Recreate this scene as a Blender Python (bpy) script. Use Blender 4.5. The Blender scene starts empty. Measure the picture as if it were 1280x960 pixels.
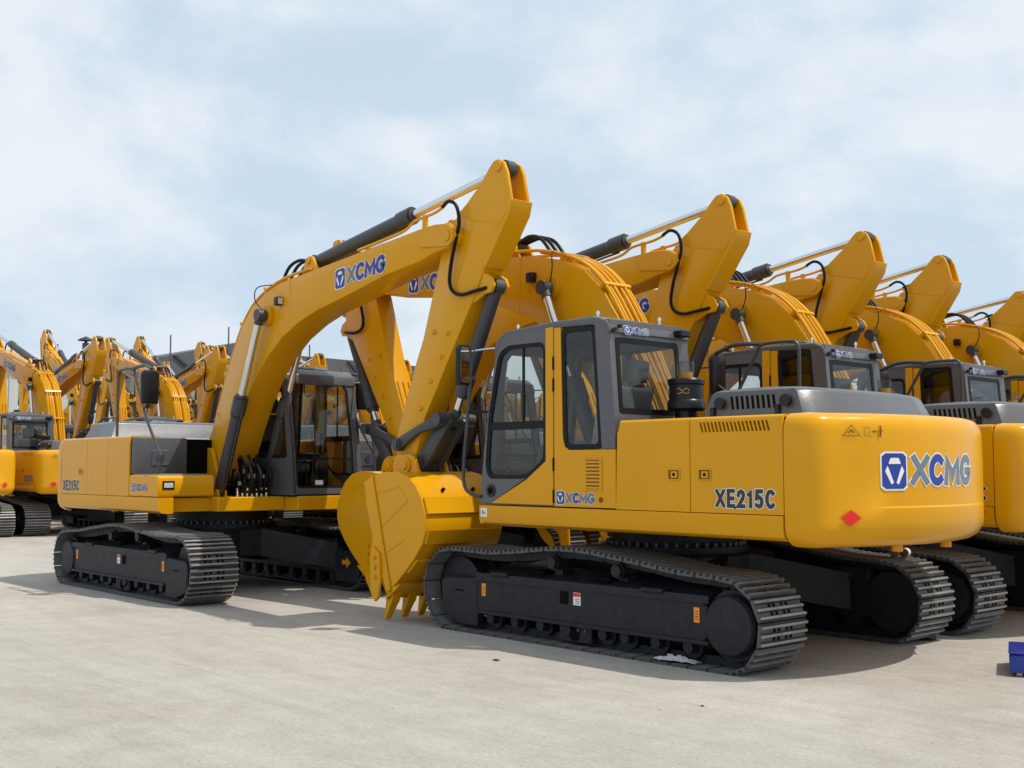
import bpy, bmesh, math, random
from mathutils import Vector, Matrix
from mathutils.geometry import tessellate_polygon
R = math.radians
sc = bpy.context.scene
COL = sc.collection
rnd = random.Random(7)

# ------------------------------------------------------------------ camera
F_PX = 1448.3
cam_d = bpy.data.cameras.new('camera'); cam = bpy.data.objects.new('camera', cam_d); COL.objects.link(cam)
cam_d.sensor_width = 36.0; cam_d.lens = 36.0 * F_PX / 1280.0
cam_d.clip_start = 0.1; cam_d.clip_end = 3000
PITCH, YAW = 0.0725, -0.735
cam.location = (-7.342, 8.776, 1.587)
_f = Vector((math.cos(YAW) * math.cos(PITCH), math.sin(YAW) * math.cos(PITCH), math.sin(PITCH)))
cam.rotation_euler = _f.to_track_quat('-Z', 'Y').to_euler()
sc.camera = cam

# ------------------------------------------------------------------ world, sun, exposure
SUN_DIR = Vector((-0.42, -0.33, 1.0)).normalized()
sun_el = math.asin(SUN_DIR.z); sun_rot = math.atan2(SUN_DIR.x, SUN_DIR.y)
w = bpy.data.worlds.new('World'); sc.world = w; w.use_nodes = True
nt = w.node_tree; nt.nodes.clear()
def N(t, typ, **kw):
    n = t.nodes.new(typ)
    for k, v in kw.items():
        if k.startswith('i_'): n.inputs[k[2:].replace('_', ' ')].default_value = v
        else: setattr(n, k, v)
    return n
L = nt.links.new
out = N(nt, 'ShaderNodeOutputWorld'); bg = N(nt, 'ShaderNodeBackground'); bg.inputs['Strength'].default_value = 0.1
sky = N(nt, 'ShaderNodeTexSky', sky_type='NISHITA', sun_disc=False, sun_elevation=sun_el, sun_rotation=sun_rot,
        altitude=50, air_density=1.0, dust_density=2.5, ozone_density=1.2)
tc = N(nt, 'ShaderNodeTexCoord')
cmb = N(nt, 'ShaderNodeMapping'); cmb.inputs['Scale'].default_value = (1, 1, 1.7); cmb.inputs['Location'].default_value = (2.3, 0.9, 0.35); cmb.inputs['Rotation'].default_value = (0, 0, 0); L(tc.outputs['Generated'], cmb.inputs[0])
n1 = N(nt, 'ShaderNodeTexNoise'); n1.inputs['Scale'].default_value = 4.3; n1.inputs['Detail'].default_value = 9; n1.inputs['Roughness'].default_value = 0.55; n1.inputs['Distortion'].default_value = 0.12
L(cmb.outputs[0], n1.inputs['Vector'])
rp = N(nt, 'ShaderNodeValToRGB'); rp.color_ramp.elements[0].position = 0.37; rp.color_ramp.elements[1].position = 0.62; rp.color_ramp.interpolation = 'EASE'
L(n1.outputs['Fac'], rp.inputs[0])
hz = N(nt, 'ShaderNodeMixRGB'); hz.inputs[0].default_value = 0.84; hz.inputs[2].default_value = (6.6, 8.05, 9.5, 1); L(sky.outputs[0], hz.inputs[1])
cm = N(nt, 'ShaderNodeMath', operation='MULTIPLY'); cm.inputs[1].default_value = 0.72; L(rp.outputs[0], cm.inputs[0])
cl = N(nt, 'ShaderNodeMixRGB'); cl.inputs[2].default_value = (9.15, 9.4, 9.7, 1); L(cm.outputs[0], cl.inputs[0]); L(hz.outputs[0], cl.inputs[1])
L(cl.outputs[0], bg.inputs['Color']); L(bg.outputs[0], out.inputs['Surface'])

sun_d = bpy.data.lights.new('sun', 'SUN'); sun = bpy.data.objects.new('sun', sun_d); COL.objects.link(sun)
sun_d.energy = 3.6; sun_d.angle = R(0.6); sun_d.color = (1.0, 0.95, 0.86)
sun.rotation_euler = SUN_DIR.to_track_quat('Z', 'Y').to_euler(); sun.location = (0, 0, 30)
sc.view_settings.view_transform = 'Standard'; sc.view_settings.look = 'None'; sc.view_settings.exposure = 0.0; sc.view_settings.gamma = 1
sc.cycles.use_denoising = True
sc.cycles.max_bounces = 8; sc.cycles.diffuse_bounces = 3; sc.cycles.glossy_bounces = 3; sc.cycles.transparent_max_bounces = 12
sc.cycles.caustics_reflective = False; sc.cycles.caustics_refractive = False

# ------------------------------------------------------------------ materials
def mat(name, col, rough=0.5, metal=0.0, noise=0.0, nscale=6.0, bump=0.0, bscale=60.0, dust=0.0, coat=0.0, spec=0.5):
    m = bpy.data.materials.new(name); m.use_nodes = True; t = m.node_tree; b = t.nodes['Principled BSDF']
    b.inputs['Base Color'].default_value = (*col, 1); b.inputs['Roughness'].default_value = rough; b.inputs['Metallic'].default_value = metal
    b.inputs['Specular IOR Level'].default_value = spec
    if coat: b.inputs['Coat Weight'].default_value = coat; b.inputs['Coat Roughness'].default_value = 0.12
    tcn = N(t, 'ShaderNodeTexCoord')
    last = None
    if noise:
        n = N(t, 'ShaderNodeTexNoise'); n.inputs['Scale'].default_value = nscale; n.inputs['Detail'].default_value = 6; n.inputs['Roughness'].default_value = 0.65
        t.links.new(tcn.outputs['Object'], n.inputs['Vector'])
        mx = N(t, 'ShaderNodeMixRGB'); mx.inputs[1].default_value = (*[c * (1 - noise) for c in col], 1); mx.inputs[2].default_value = (*[min(1, c * (1 + noise)) for c in col], 1)
        t.links.new(n.outputs['Fac'], mx.inputs[0]); last = mx.outputs[0]
        mr = N(t, 'ShaderNodeMapRange'); mr.inputs['To Min'].default_value = max(0, rough - .1); mr.inputs['To Max'].default_value = min(1, rough + .14)
        t.links.new(n.outputs['Fac'], mr.inputs[0]); t.links.new(mr.outputs[0], b.inputs['Roughness'])
    if dust:
        n2 = N(t, 'ShaderNodeTexNoise'); n2.inputs['Scale'].default_value = 9; n2.inputs['Detail'].default_value = 8; n2.inputs['Roughness'].default_value = 0.7
        t.links.new(tcn.outputs['Object'], n2.inputs['Vector'])
        r2 = N(t, 'ShaderNodeValToRGB'); r2.color_ramp.elements[0].position = 0.42; r2.color_ramp.elements[1].position = 0.75
        t.links.new(n2.outputs['Fac'], r2.inputs[0])
        mm = N(t, 'ShaderNodeMath', operation='MULTIPLY'); mm.inputs[1].default_value = dust; t.links.new(r2.outputs[0], mm.inputs[0])
        mx2 = N(t, 'ShaderNodeMixRGB'); mx2.inputs[2].default_value = (0.30, 0.27, 0.22, 1); t.links.new(mm.outputs[0], mx2.inputs[0])
        if last: t.links.new(last, mx2.inputs[1])
        else: mx2.inputs[1].default_value = (*col, 1)
        last = mx2.outputs[0]
    if last: t.links.new(last, b.inputs['Base Color'])
    if bump:
        n3 = N(t, 'ShaderNodeTexNoise'); n3.inputs['Scale'].default_value = bscale; n3.inputs['Detail'].default_value = 3
        t.links.new(tcn.outputs['Object'], n3.inputs['Vector'])
        bp = N(t, 'ShaderNodeBump'); bp.inputs['Strength'].default_value = bump; bp.inputs['Distance'].default_value = 0.01
        t.links.new(n3.outputs['Fac'], bp.inputs['Height']); t.links.new(bp.outputs[0], b.inputs['Normal'])
    return m
M = {}
M['yel'] = mat('yellow_paint', (0.69, 0.323, 0.003), 0.22, noise=0.08, nscale=1.3, bump=0.06, bscale=9, dust=0.022, spec=0.24)
M['grey'] = mat('grey_paint', (0.088, 0.090, 0.101), 0.27, noise=0.08, nscale=3, bump=0.05, bscale=40, dust=0.06)
M['dark'] = mat('undercarriage_paint', (0.0105, 0.013, 0.0175), 0.5, noise=0.3, nscale=5, bump=0.12, bscale=50, dust=0.045, spec=0.3)
M['shoe'] = mat('track_shoe_steel', (0.078, 0.086, 0.092), 0.40, metal=0.5, noise=0.45, nscale=6, bump=0.25, bscale=60, dust=0.14)
M['shoein'] = mat('dusty_lightened_shoe_inside', (0.13, 0.135, 0.135), 0.7, noise=0.35, nscale=8, dust=0.25)  # dusty inner faces, with extra light put into the colour against the shade
M['rust'] = mat('worn_grouser_edge', (0.31, 0.30, 0.285), 0.34, metal=0.55, noise=0.7, nscale=6, dust=0.2)
M['cyl'] = mat('cylinder_grey', (0.045, 0.049, 0.054), 0.42, noise=0.12, nscale=4)
M['chrome'] = mat('chrome', (0.72, 0.72, 0.72), 0.16, metal=1.0)
M['rub'] = mat('black_rubber', (0.008, 0.008, 0.009), 0.5, spec=0.2)
M['blk'] = mat('black_plastic', (0.009, 0.009, 0.011), 0.3, noise=0.1, spec=0.35)
M['hole'] = mat('dark_interior', (0.004, 0.004, 0.004), 0.9, spec=0.1)
M['white'] = mat('white_vinyl', (0.78, 0.78, 0.78), 0.45)
M['blue'] = mat('blue_vinyl', (0.008, 0.040, 0.29), 0.4)
M['dgry'] = mat('grey_vinyl', (0.14, 0.18, 0.22), 0.4)
M['char'] = mat('charcoal_vinyl', (0.022, 0.028, 0.033), 0.4)
M['red'] = mat('red_reflector', (0.75, 0.015, 0.01), 0.35)
M['orange'] = mat('orange_vinyl', (0.85, 0.27, 0.01), 0.45)
M['brown'] = mat('dark_print', (0.12, 0.045, 0.01), 0.5)
M['gold'] = mat('gold_print', (0.5, 0.33, 0.06), 0.5)
M['seat'] = mat('grey_seat_cloth', (0.09, 0.09, 0.095), 0.8, noise=0.2, nscale=20)
M['wrap'] = mat('plastic_wrap', (0.42, 0.40, 0.37), 0.25, noise=0.2, nscale=12, bump=0.8, bscale=18)
M['lamp'] = mat('lamp_lens', (0.55, 0.55, 0.52), 0.12, noise=0.2, nscale=40)
M['mirror'] = mat('mirror_glass', (0.85, 0.87, 0.88), 0.03, metal=1.0)
M['tread'] = mat('tread_plate', (0.22, 0.23, 0.25), 0.45, metal=0.3, noise=0.15, nscale=12)
def glass_mat(name, tint, refl):
    m = bpy.data.materials.new(name); m.use_nodes = True; t = m.node_tree; t.nodes.clear()
    o = N(t, 'ShaderNodeOutputMaterial'); tr = N(t, 'ShaderNodeBsdfTransparent'); gl = N(t, 'ShaderNodeBsdfGlossy'); mx = N(t, 'ShaderNodeMixShader'); fr = N(t, 'ShaderNodeLayerWeight'); fr.inputs['Blend'].default_value = 0.5; pw = N(t, 'ShaderNodeMath', operation='POWER'); pw.inputs[1].default_value = 4.0; mr = N(t, 'ShaderNodeMapRange'); mr.inputs['To Min'].default_value = 0.035; mr.inputs['To Max'].default_value = 0.85
    tr.inputs['Color'].default_value = (*tint, 1); gl.inputs['Roughness'].default_value = 0.02; 
    t.links.new(fr.outputs['Facing'], pw.inputs[0]); t.links.new(pw.outputs[0], mr.inputs[0]); t.links.new(mr.outputs[0], mx.inputs[0]); t.links.new(tr.outputs[0], mx.inputs[1]); t.links.new(gl.outputs[0], mx.inputs[2]); t.links.new(mx.outputs[0], o.inputs['Surface'])
    return m
M['glass'] = glass_mat('cab_glass', (0.86, 0.885, 0.875), 1.5)
M['clear'] = glass_mat('clear_plastic', (0.8, 0.8, 0.78), 1.4)

# concrete ground
def ground_mat():
    m = bpy.data.materials.new('concrete_ground'); m.use_nodes = True; t = m.node_tree; b = t.nodes['Principled BSDF']; lk = t.links.new
    g = N(t, 'ShaderNodeTexCoord'); b.inputs['Roughness'].default_value = 0.9; b.inputs['Specular IOR Level'].default_value = 0.25
    def noise(sc_, det, ro, vec=None, dist=0):
        n = N(t, 'ShaderNodeTexNoise'); n.inputs['Scale'].default_value = sc_; n.inputs['Detail'].default_value = det; n.inputs['Roughness'].default_value = ro; n.inputs['Distortion'].default_value = dist
        lk(vec or g.outputs['Object'], n.inputs['Vector']); return n.outputs['Fac']
    def ramp(src, a, b_, ca, cb):
        r = N(t, 'ShaderNodeValToRGB'); e = r.color_ramp.elements; e[0].position = a; e[1].position = b_; e[0].color = (*ca, 1); e[1].color = (*cb, 1); lk(src, r.inputs[0]); return r.outputs[0]
    def mul(a, b_, f=1.0):
        x = N(t, 'ShaderNodeMixRGB', blend_type='MULTIPLY'); x.inputs[0].default_value = f; lk(a, x.inputs[1]); lk(b_, x.inputs[2]); return x.outputs[0]
    mp = N(t, 'ShaderNodeMapping'); mp.inputs['Rotation'].default_value = (0, 0, 0.55); mp.inputs['Scale'].default_value = (0.28, 2.6, 1); lk(g.outputs['Object'], mp.inputs[0])
    base = ramp(noise(0.35, 5, 0.6), 0.3, 0.7, (0.460, 0.430, 0.388), (0.530, 0.500, 0.455))
    a = mul(base, ramp(noise(1.6, 8, 0.7, mp.outputs[0], 0.6), 0.30, 0.6, (0.88, 0.875, 0.86), (1, 1, 1)))
    a = mul(a, ramp(noise(3.2, 7, 0.72), 0.3, 0.62, (0.86, 0.855, 0.84), (1, 1, 1)))
    a = mul(a, ramp(noise(34, 4, 0.7), 0.3, 0.62, (0.80, 0.79, 0.78), (1, 1, 1)))
    a = mul(a, ramp(noise(0.9, 9, 0.8, None, 1.5), 0.60, 0.78, (1, 1, 1), (0.74, 0.73, 0.71)))
    a = mul(a, ramp(noise(0.22, 6, 0.65, None, 0.8), 0.50, 0.70, (1, 1, 1), (0.80, 0.77, 0.725)))            # broad brownish dirt patches
    mp2 = N(t, 'ShaderNodeMapping'); mp2.inputs['Rotation'].default_value = (0, 0, -0.06); mp2.inputs['Scale'].default_value = (0.5, 5.5, 1); lk(g.outputs['Object'], mp2.inputs[0])
    a = mul(a, ramp(noise(1.1, 7, 0.7, mp2.outputs[0], 0.4), 0.60, 0.74, (1, 1, 1), (0.75, 0.735, 0.71)))          # scuffs left by tracks turning
    vo = N(t, 'ShaderNodeTexVoronoi'); vo.inputs['Scale'].default_value = 5.5; lk(g.outputs['Object'], vo.inputs['Vector'])
    a = mul(a, ramp(vo.outputs['Distance'], 0.035, 0.06, (0.55, 0.53, 0.50), (1, 1, 1)))                          # specks of grit
    lk(a, b.inputs['Base Color'])
    bp = N(t, 'ShaderNodeBump'); bp.inputs['Strength'].default_value = 0.7; bp.inputs['Distance'].default_value = 0.02
    ad = N(t, 'ShaderNodeMath', operation='ADD'); lk(noise(26, 6, 0.75), ad.inputs[0]); lk(noise(3.0, 6, 0.6, mp.outputs[0]), ad.inputs[1]); lk(ad.outputs[0], bp.inputs['Height']); lk(bp.outputs[0], b.inputs['Normal'])
    return m

# ------------------------------------------------------------------ mesh builder
AX = {'x': lambda u, v, w: (w, u, v), 'y': lambda u, v, w: (u, w, v), 'z': lambda u, v, w: (u, v, w)}
class MB:
    def __init__(s): s.v = []; s.f = []; s.m = []; s.mats = []
    def mi(s, k):
        if k not in s.mats: s.mats.append(k)
        return s.mats.index(k)
    def add(s, vs, fs, k, xf=None):
        o = len(s.v); i = s.mi(k)
        s.v += [tuple(xf @ Vector(p)) if xf else tuple(p) for p in vs]
        s.f += [tuple(o + a for a in f) for f in fs]; s.m += [i] * len(fs); return s
    def prism(s, poly, ax, a, b, k, bevel=0, seg=2, fn=None, xf=None):
        fn = fn or AX[ax]; n = len(poly)
        vs = [fn(u, v, a) for u, v in poly] + [fn(u, v, b) for u, v in poly]
        fs = [tuple(range(n))[::-1], tuple(range(n, 2 * n))] + [(i, (i + 1) % n, n + (i + 1) % n, n + i) for i in range(n)]
        if bevel:
            bm = bmesh.new(); bv = [bm.verts.new(p) for p in vs]
            for f in fs: bm.faces.new([bv[i] for i in f])
            bmesh.ops.recalc_face_normals(bm, faces=bm.faces)
            ed = [e for e in bm.edges if e.is_manifold and e.calc_face_angle(0) > R(28)]
            bmesh.ops.bevel(bm, geom=ed, offset=bevel, segments=seg, profile=0.5, affect='EDGES', clamp_overlap=True)
            bm.verts.index_update(); vs = [tuple(v.co) for v in bm.verts]; fs = [tuple(v.index for v in f.verts) for f in bm.faces]; bm.free()
        return s.add(vs, fs, k, xf)
    def box(s, x0, x1, y0, y1, z0, z1, k, bevel=0, seg=2, xf=None):
        return s.prism([(x0, y0), (x1, y0), (x1, y1), (x0, y1)], 'z', z0, z1, k, bevel, seg, xf=xf)
    def plate(s, outer, holes, ax, a, b, k, fn=None):
        fn = fn or AX[ax]; loops = [outer] + holes
        tri = tessellate_polygon([[Vector((u, v, 0)) for u, v in lp] for lp in loops])
        flat = [p for lp in loops for p in lp]; n = len(flat)
        vs = [fn(u, v, a) for u, v in flat] + [fn(u, v, b) for u, v in flat]
        fs = [tuple(t) for t in tri] + [tuple(i + n for i in t[::-1]) for t in tri]
        o = 0
        for lp in loops:
            m = len(lp); fs += [(o + i, o + (i + 1) % m, n + o + (i + 1) % m, n + o + i) for i in range(m)]; o += m
        return s.add(vs, fs, k)
    def cyl(s, p0, p1, r0, k, r1=None, seg=16, cap=True):
        p0, p1 = Vector(p0), Vector(p1); r1 = r0 if r1 is None else r1
        d = (p1 - p0).normalized(); u = d.orthogonal().normalized(); v = d.cross(u)
        c = [(math.cos(2 * math.pi * i / seg), math.sin(2 * math.pi * i / seg)) for i in range(seg)]
        vs = [p0 + (u * a + v * b) * r0 for a, b in c] + [p1 + (u * a + v * b) * r1 for a, b in c]
        fs = [(i, (i + 1) % seg, seg + (i + 1) % seg, seg + i) for i in range(seg)]
        if cap: fs += [tuple(range(seg))[::-1], tuple(range(seg, 2 * seg))]
        return s.add(vs, fs, k)
    def lathe(s, prof, p0, axis, k, seg=24):
        p0 = Vector(p0); d = Vector(axis).normalized(); u = d.orthogonal().normalized(); v = d.cross(u); vs = []; fs = []; n = len(prof)
        for r, h in prof: vs += [p0 + d * h + (u * math.cos(2 * math.pi * i / seg) + v * math.sin(2 * math.pi * i / seg)) * r for i in range(seg)]
        for j in range(n - 1): fs += [(j * seg + i, j * seg + (i + 1) % seg, (j + 1) * seg + (i + 1) % seg, (j + 1) * seg + i) for i in range(seg)]
        fs += [tuple(range(seg))[::-1], tuple(range((n - 1) * seg, n * seg))]
        return s.add(vs, fs, k)
    def tube(s, pts, r, k, seg=8, smooth=True):
        P = [Vector(p) for p in pts]
        if smooth and len(P) > 2:                    # Catmull-Rom
            Q = []
            for i in range(len(P) - 1):
                a, b, c, d = P[max(i - 1, 0)], P[i], P[i + 1], P[min(i + 2, len(P) - 1)]
                for j in range(5):
                    t = j / 5; Q.append(0.5 * ((2 * b) + (c - a) * t + (2 * a - 5 * b + 4 * c - d) * t * t + (3 * b - a - 3 * c + d) * t ** 3))
            P = Q + [P[-1]]
        vs = []; fs = []; n = len(P); up = None
        for i, p in enumerate(P):
            d = (P[min(i + 1, n - 1)] - P[max(i - 1, 0)]).normalized()
            if up is None: up = d.orthogonal().normalized()
            up = (up - d * up.dot(d)).normalized(); v = d.cross(up)
            vs += [p + (up * math.cos(2 * math.pi * j / seg) + v * math.sin(2 * math.pi * j / seg)) * r for j in range(seg)]
        for i in range(n - 1): fs += [(i * seg + j, i * seg + (j + 1) % seg, (i + 1) * seg + (j + 1) % seg, (i + 1) * seg + j) for j in range(seg)]
        fs += [tuple(range(seg))[::-1], tuple(range((n - 1) * seg, n * seg))]
        return s.add(vs, fs, k)
    def mesh(s, name, recalc=True):
        me = bpy.data.meshes.new(name); me.from_pydata(s.v, [], s.f)
        for k in s.mats: me.materials.append(M[k] if isinstance(k, str) else k)
        me.polygons.foreach_set('material_index', s.m)
        if recalc:
            bm = bmesh.new(); bm.from_mesh(me); bmesh.ops.recalc_face_normals(bm, faces=bm.faces); bm.to_mesh(me); bm.free()
        me.shade_smooth(); me.set_sharp_from_angle(angle=R(32)); me.update()
        return me
    def build(s, name, parent=None, recalc=True):
        return link(name, s.mesh(name, recalc), parent)
def link(name, me, parent=None):
    o = bpy.data.objects.new(name, me); COL.objects.link(o)
    if parent: o.parent = parent
    return o
def tag(o, label=None, cat=None, group=None, kind=None):
    for k, v in (('label', label), ('category', cat), ('group', group), ('kind', kind)):
        if v: o[k] = v
    return o
def empty(name, loc=(0, 0, 0), rz=0.0):
    o = bpy.data.objects.new(name, None); COL.objects.link(o); o.location = loc; o.rotation_euler = (0, 0, rz); o.empty_display_size = 0.2
    return o
def arc(cx, cz, r, a0, a1, n):
    return [(cx + r * math.cos(R(a0 + (a1 - a0) * i / n)), cz + r * math.sin(R(a0 + (a1 - a0) * i / n))) for i in range(n + 1)]

# ------------------------------------------------------------------ lettering: strokes turned into flat quads
def circ(cx, cy, rx, ry, a0, a1, n): return [(cx + rx * math.cos(R(a0 + (a1 - a0) * i / n)), cy + ry * math.sin(R(a0 + (a1 - a0) * i / n))) for i in range(n + 1)]
GLYPH = {
 'X': (0.78, [[(0, 0), (.78, 1)], [(0, 1), (.78, 0)]]),
 'C': (0.76, [circ(.40, .5, .40, .5, 48, 312, 14)]),
 'M': (0.98, [[(0, 0), (0.06, 1), (.49, .25), (.92, 1), (.98, 0)]]),
 'G': (0.80, [circ(.42, .5, .42, .5, 48, 345, 15) + [(.82, .45), (.48, .45)]]),
 'E': (0.58, [[(.58, 1), (0, 1), (0, 0), (.58, 0)], [(0, .5), (.52, .5)]]),
 '2': (0.60, [[(.02, .72), (.08, .90), (.30, 1), (.52, .90), (.58, .72), (.50, .50), (0, 0), (.62, 0)]]),
 '1': (0.36, [[(0, .78), (.24, 1), (.24, 0)]]),
 '5': (0.60, [[(.56, 1), (.08, 1), (.02, .55), (.32, .62), (.55, .50), (.58, .28), (.48, .06), (.26, 0), (.0, .10)]]),
}
def stroke(pts, w):
    n = len(pts); Lf = []; Rt = []; P = [Vector(p) for p in pts]
    for i in range(n):
        d0 = (P[i] - P[i - 1]).normalized() if i else (P[1] - P[0]).normalized()
        d1 = (P[i + 1] - P[i]).normalized() if i < n - 1 else d0
        n0 = Vector((-d0.y, d0.x)); n1 = Vector((-d1.y, d1.x)); m = (n0 + n1)
        m = m.normalized() if m.length > 1e-4 else n0
        k = w / 2 / max(0.42, m.dot(n0)); ext = (-d0 if i == 0 else d0) * (w * .5 if i in (0, n - 1) else 0) * 0.9
        Lf.append(P[i] + m * k + ext); Rt.append(P[i] - m * k + ext)
    return [(Lf[i], Lf[i + 1], Rt[i + 1], Rt[i]) for i in range(n - 1)]
def text(mb, s, h, fn, bold=0.2, cols=None, border='white', bw=0.1, gap=0.3, slant=0.12, x0=0.0, cond=1.0):
    """fn(u, v, d) -> xyz for a point u along, v up, d out of the surface; letters are h tall."""
    x = x0
    for i, ch in enumerate(s):
        wd, st = GLYPH[ch]; col = (cols or {}).get(ch, 'dgry')
        for layer, (ww, kk) in enumerate(((bold + bw * 2, border), (bold, col))):
            if kk is None: continue
            for si, pts in enumerate(st):
                ins = bold * .5
                q = [(x + (ins + a * cond * (1 - ins * .6)) * h + slant * b * h, (ins + b * (1 - 2 * ins)) * h) for a, b in pts]
                lo, hi = (-bw * h, h + bw * h) if layer == 0 else (0.0, h)
                for quad in stroke(q, ww * h):
                    quad = [Vector((p.x, min(hi, max(lo, p.y)))) for p in quad]
                    d = 0.002 + 0.002 * layer + 0.0005 * si
                    mb.add([fn(p.x, p.y, d) for p in quad], [(0, 1, 2, 3)], kk)
        x += (wd * cond + gap) * h
    return x
def emblem(mb, h, fn, x0=0.0):
    """rounded blue plaque with a white border and the white open-triangle emblem; width = 0.86 h"""
    W = 0.86 * h
    def rr(i, r=0.09):
        r *= h; a = []
        for cx, cy, a0 in ((W - i - r, h - i - r, 0), (i + r, h - i - r, 90), (i + r, i + r, 180), (W - i - r, i + r, 270)):
            a += [(cx + r * math.cos(R(a0 + t)), cy + r * math.sin(R(a0 + t))) for t in (0, 45, 90)]
        return a
    def poly(p, d, k, n=7):                       # convex outline cut into upright strips so that it follows a curved surface
        xs = [a for a, b in p]; a0, a1 = min(xs), max(xs); cut = [a0 + (a1 - a0) * i / n for i in range(n + 1)]
        def span(x):
            ys = []
            for (ax, ay), (bx_, by_) in zip(p, p[1:] + p[:1]):
                if abs(bx_ - ax) < 1e-9:
                    if abs(ax - x) < 1e-6: ys += [ay, by_]
                elif min(ax, bx_) - 1e-9 <= x <= max(ax, bx_) + 1e-9: ys.append(ay + (by_ - ay) * (x - ax) / (bx_ - ax))
            return (min(ys), max(ys)) if ys else (0, 0)
        sp = [span(min(max(x, a0 + 1e-7), a1 - 1e-7)) for x in cut]
        for i in range(n): mb.add([fn(x0 + cut[i], sp[i][0], d), fn(x0 + cut[i + 1], sp[i + 1][0], d), fn(x0 + cut[i + 1], sp[i + 1][1], d), fn(x0 + cut[i], sp[i][1], d)], [(0, 1, 2, 3)], k)
    poly(rr(-0.05 * h), 0.002, 'white'); poly(rr(0.0), 0.004, 'blue')
    c = W / 2
    poly([(c - .22 * h, .70 * h), (c + .22 * h, .70 * h), (c + .15 * h, .87 * h), (c - .15 * h, .87 * h)], 0.006, 'white')
    for sg in (-1, 1):
        poly([(c + sg * a * h, b * h) for a, b in ((.34, .50), (.25, .66), (.045, .17), (.13, .12))], 0.006, 'white')
    return x0 + W + 0.12 * h
LOGO = {'X': 'dgry', 'C': 'blue', 'M': 'dgry', 'G': 'dgry'}
LOGOB = {'X': 'dgry', 'C': 'blue', 'M': 'blue', 'G': 'blue'}
def logo(mb, h, fn, cols=LOGO, k=0.86):
    x = emblem(mb, h, fn)
    return text(mb, 'XCMG', h * k, lambda u, v, d: fn(u, v + h * .07, d), 0.25, cols, 'white', 0.045, 0.19, 0.05, x + .05 * h, cond=.86)

# ------------------------------------------------------------------ track geometry (shared)
def track_path():
    pts = [(-1.55, 0.012), (1.42, 0.012)]
    pts += arc(1.66, 0.405, 0.385, -78, 88, 12)
    pts += [(1.1, .775), (0.72, .80), (.36, .845), (0.05, .862), (-.25, .855), (-.5, .825), (-.86, .79), (-1.2, .745)]
    pts += arc(-1.70, 0.362, 0.36, 95, 258, 12)
    # resample densely
    P = [Vector((a, b)) for a, b in pts] + [Vector(pts[0])]
    return P
TP = track_path()
NS = 47
def track_frames(n=NS, off=0.0):
    seg = [(TP[i], TP[i + 1], (TP[i + 1] - TP[i]).length) for i in range(len(TP) - 1)]; tot = sum(s[2] for s in seg); res = []
    def at(d):
        d %= tot
        for a, b, l in seg:
            if d <= l: return a + (b - a) * (d / l)
            d -= l
        return TP[0]
    p = tot / n
    for i in range(n):
        a, b = at(i * p + off), at((i + 1) * p + off)
        res.append(((a + b) / 2, math.atan2((b - a).y, (b - a).x)))
    return res, p
FR, PITCHS = track_frames()
def shoe_matrix(c, ang, y):
    return Matrix.Translation((c.x, y, c.y)) @ Matrix.Rotation(-ang, 4, 'Y')
def shoe_mb(simple=False, xf=None, mb=None):
    mb = mb or MB(); h = PITCHS / 2; W = 0.30
    # path runs with the outside on the right-hand (-z local) side
    prof = [(-h + .008, .010), (-h + .008, -.006)]
    for c in (-h * .68, 0.0, h * .68): prof += [(c - .020, -.006), (c - .010, -.029), (c + .010, -.029), (c + .020, -.006)]
    prof += [(h - .008, -.006), (h - .008, .010)]
    n = len(prof); k = 'shoe'
    for a, b in ((-W, W),):
        vs = [(u, a, v) for u, v in prof] + [(u, b, v) for u, v in prof]
        mb.add(vs, [(i, (i + 1) % n, n + (i + 1) % n, n + i) for i in range(n) if i not in (3, 7, 11)], k, xf)
        mb.add(vs, [(i, (i + 1) % n, n + (i + 1) % n, n + i) for i in (3, 7, 11)], 'rust', xf)
        mb.add(vs, [tuple(range(n)), tuple(range(n, 2 * n))[::-1]], k, xf)
        mb.add([(-h + .012, -W + .01, .0105), (h - .012, -W + .01, .0105), (h - .012, W - .01, .0105), (-h + .012, W - .01, .0105)], [(0, 1, 2, 3)], 'shoein', xf)
    if not simple:
        for sx in (-1, 1):
            for sy in (-.11, -.05, .05, .11):
                x = sx * h * .34
                mb.add([(x - .016, sy - .016, -.0085), (x + .016, sy - .016, -.0085), (x + .016, sy + .016, -.0085), (x - .016, sy + .016, -.0085)], [(0, 1, 2, 3)], 'hole', xf)
    return mb

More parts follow.
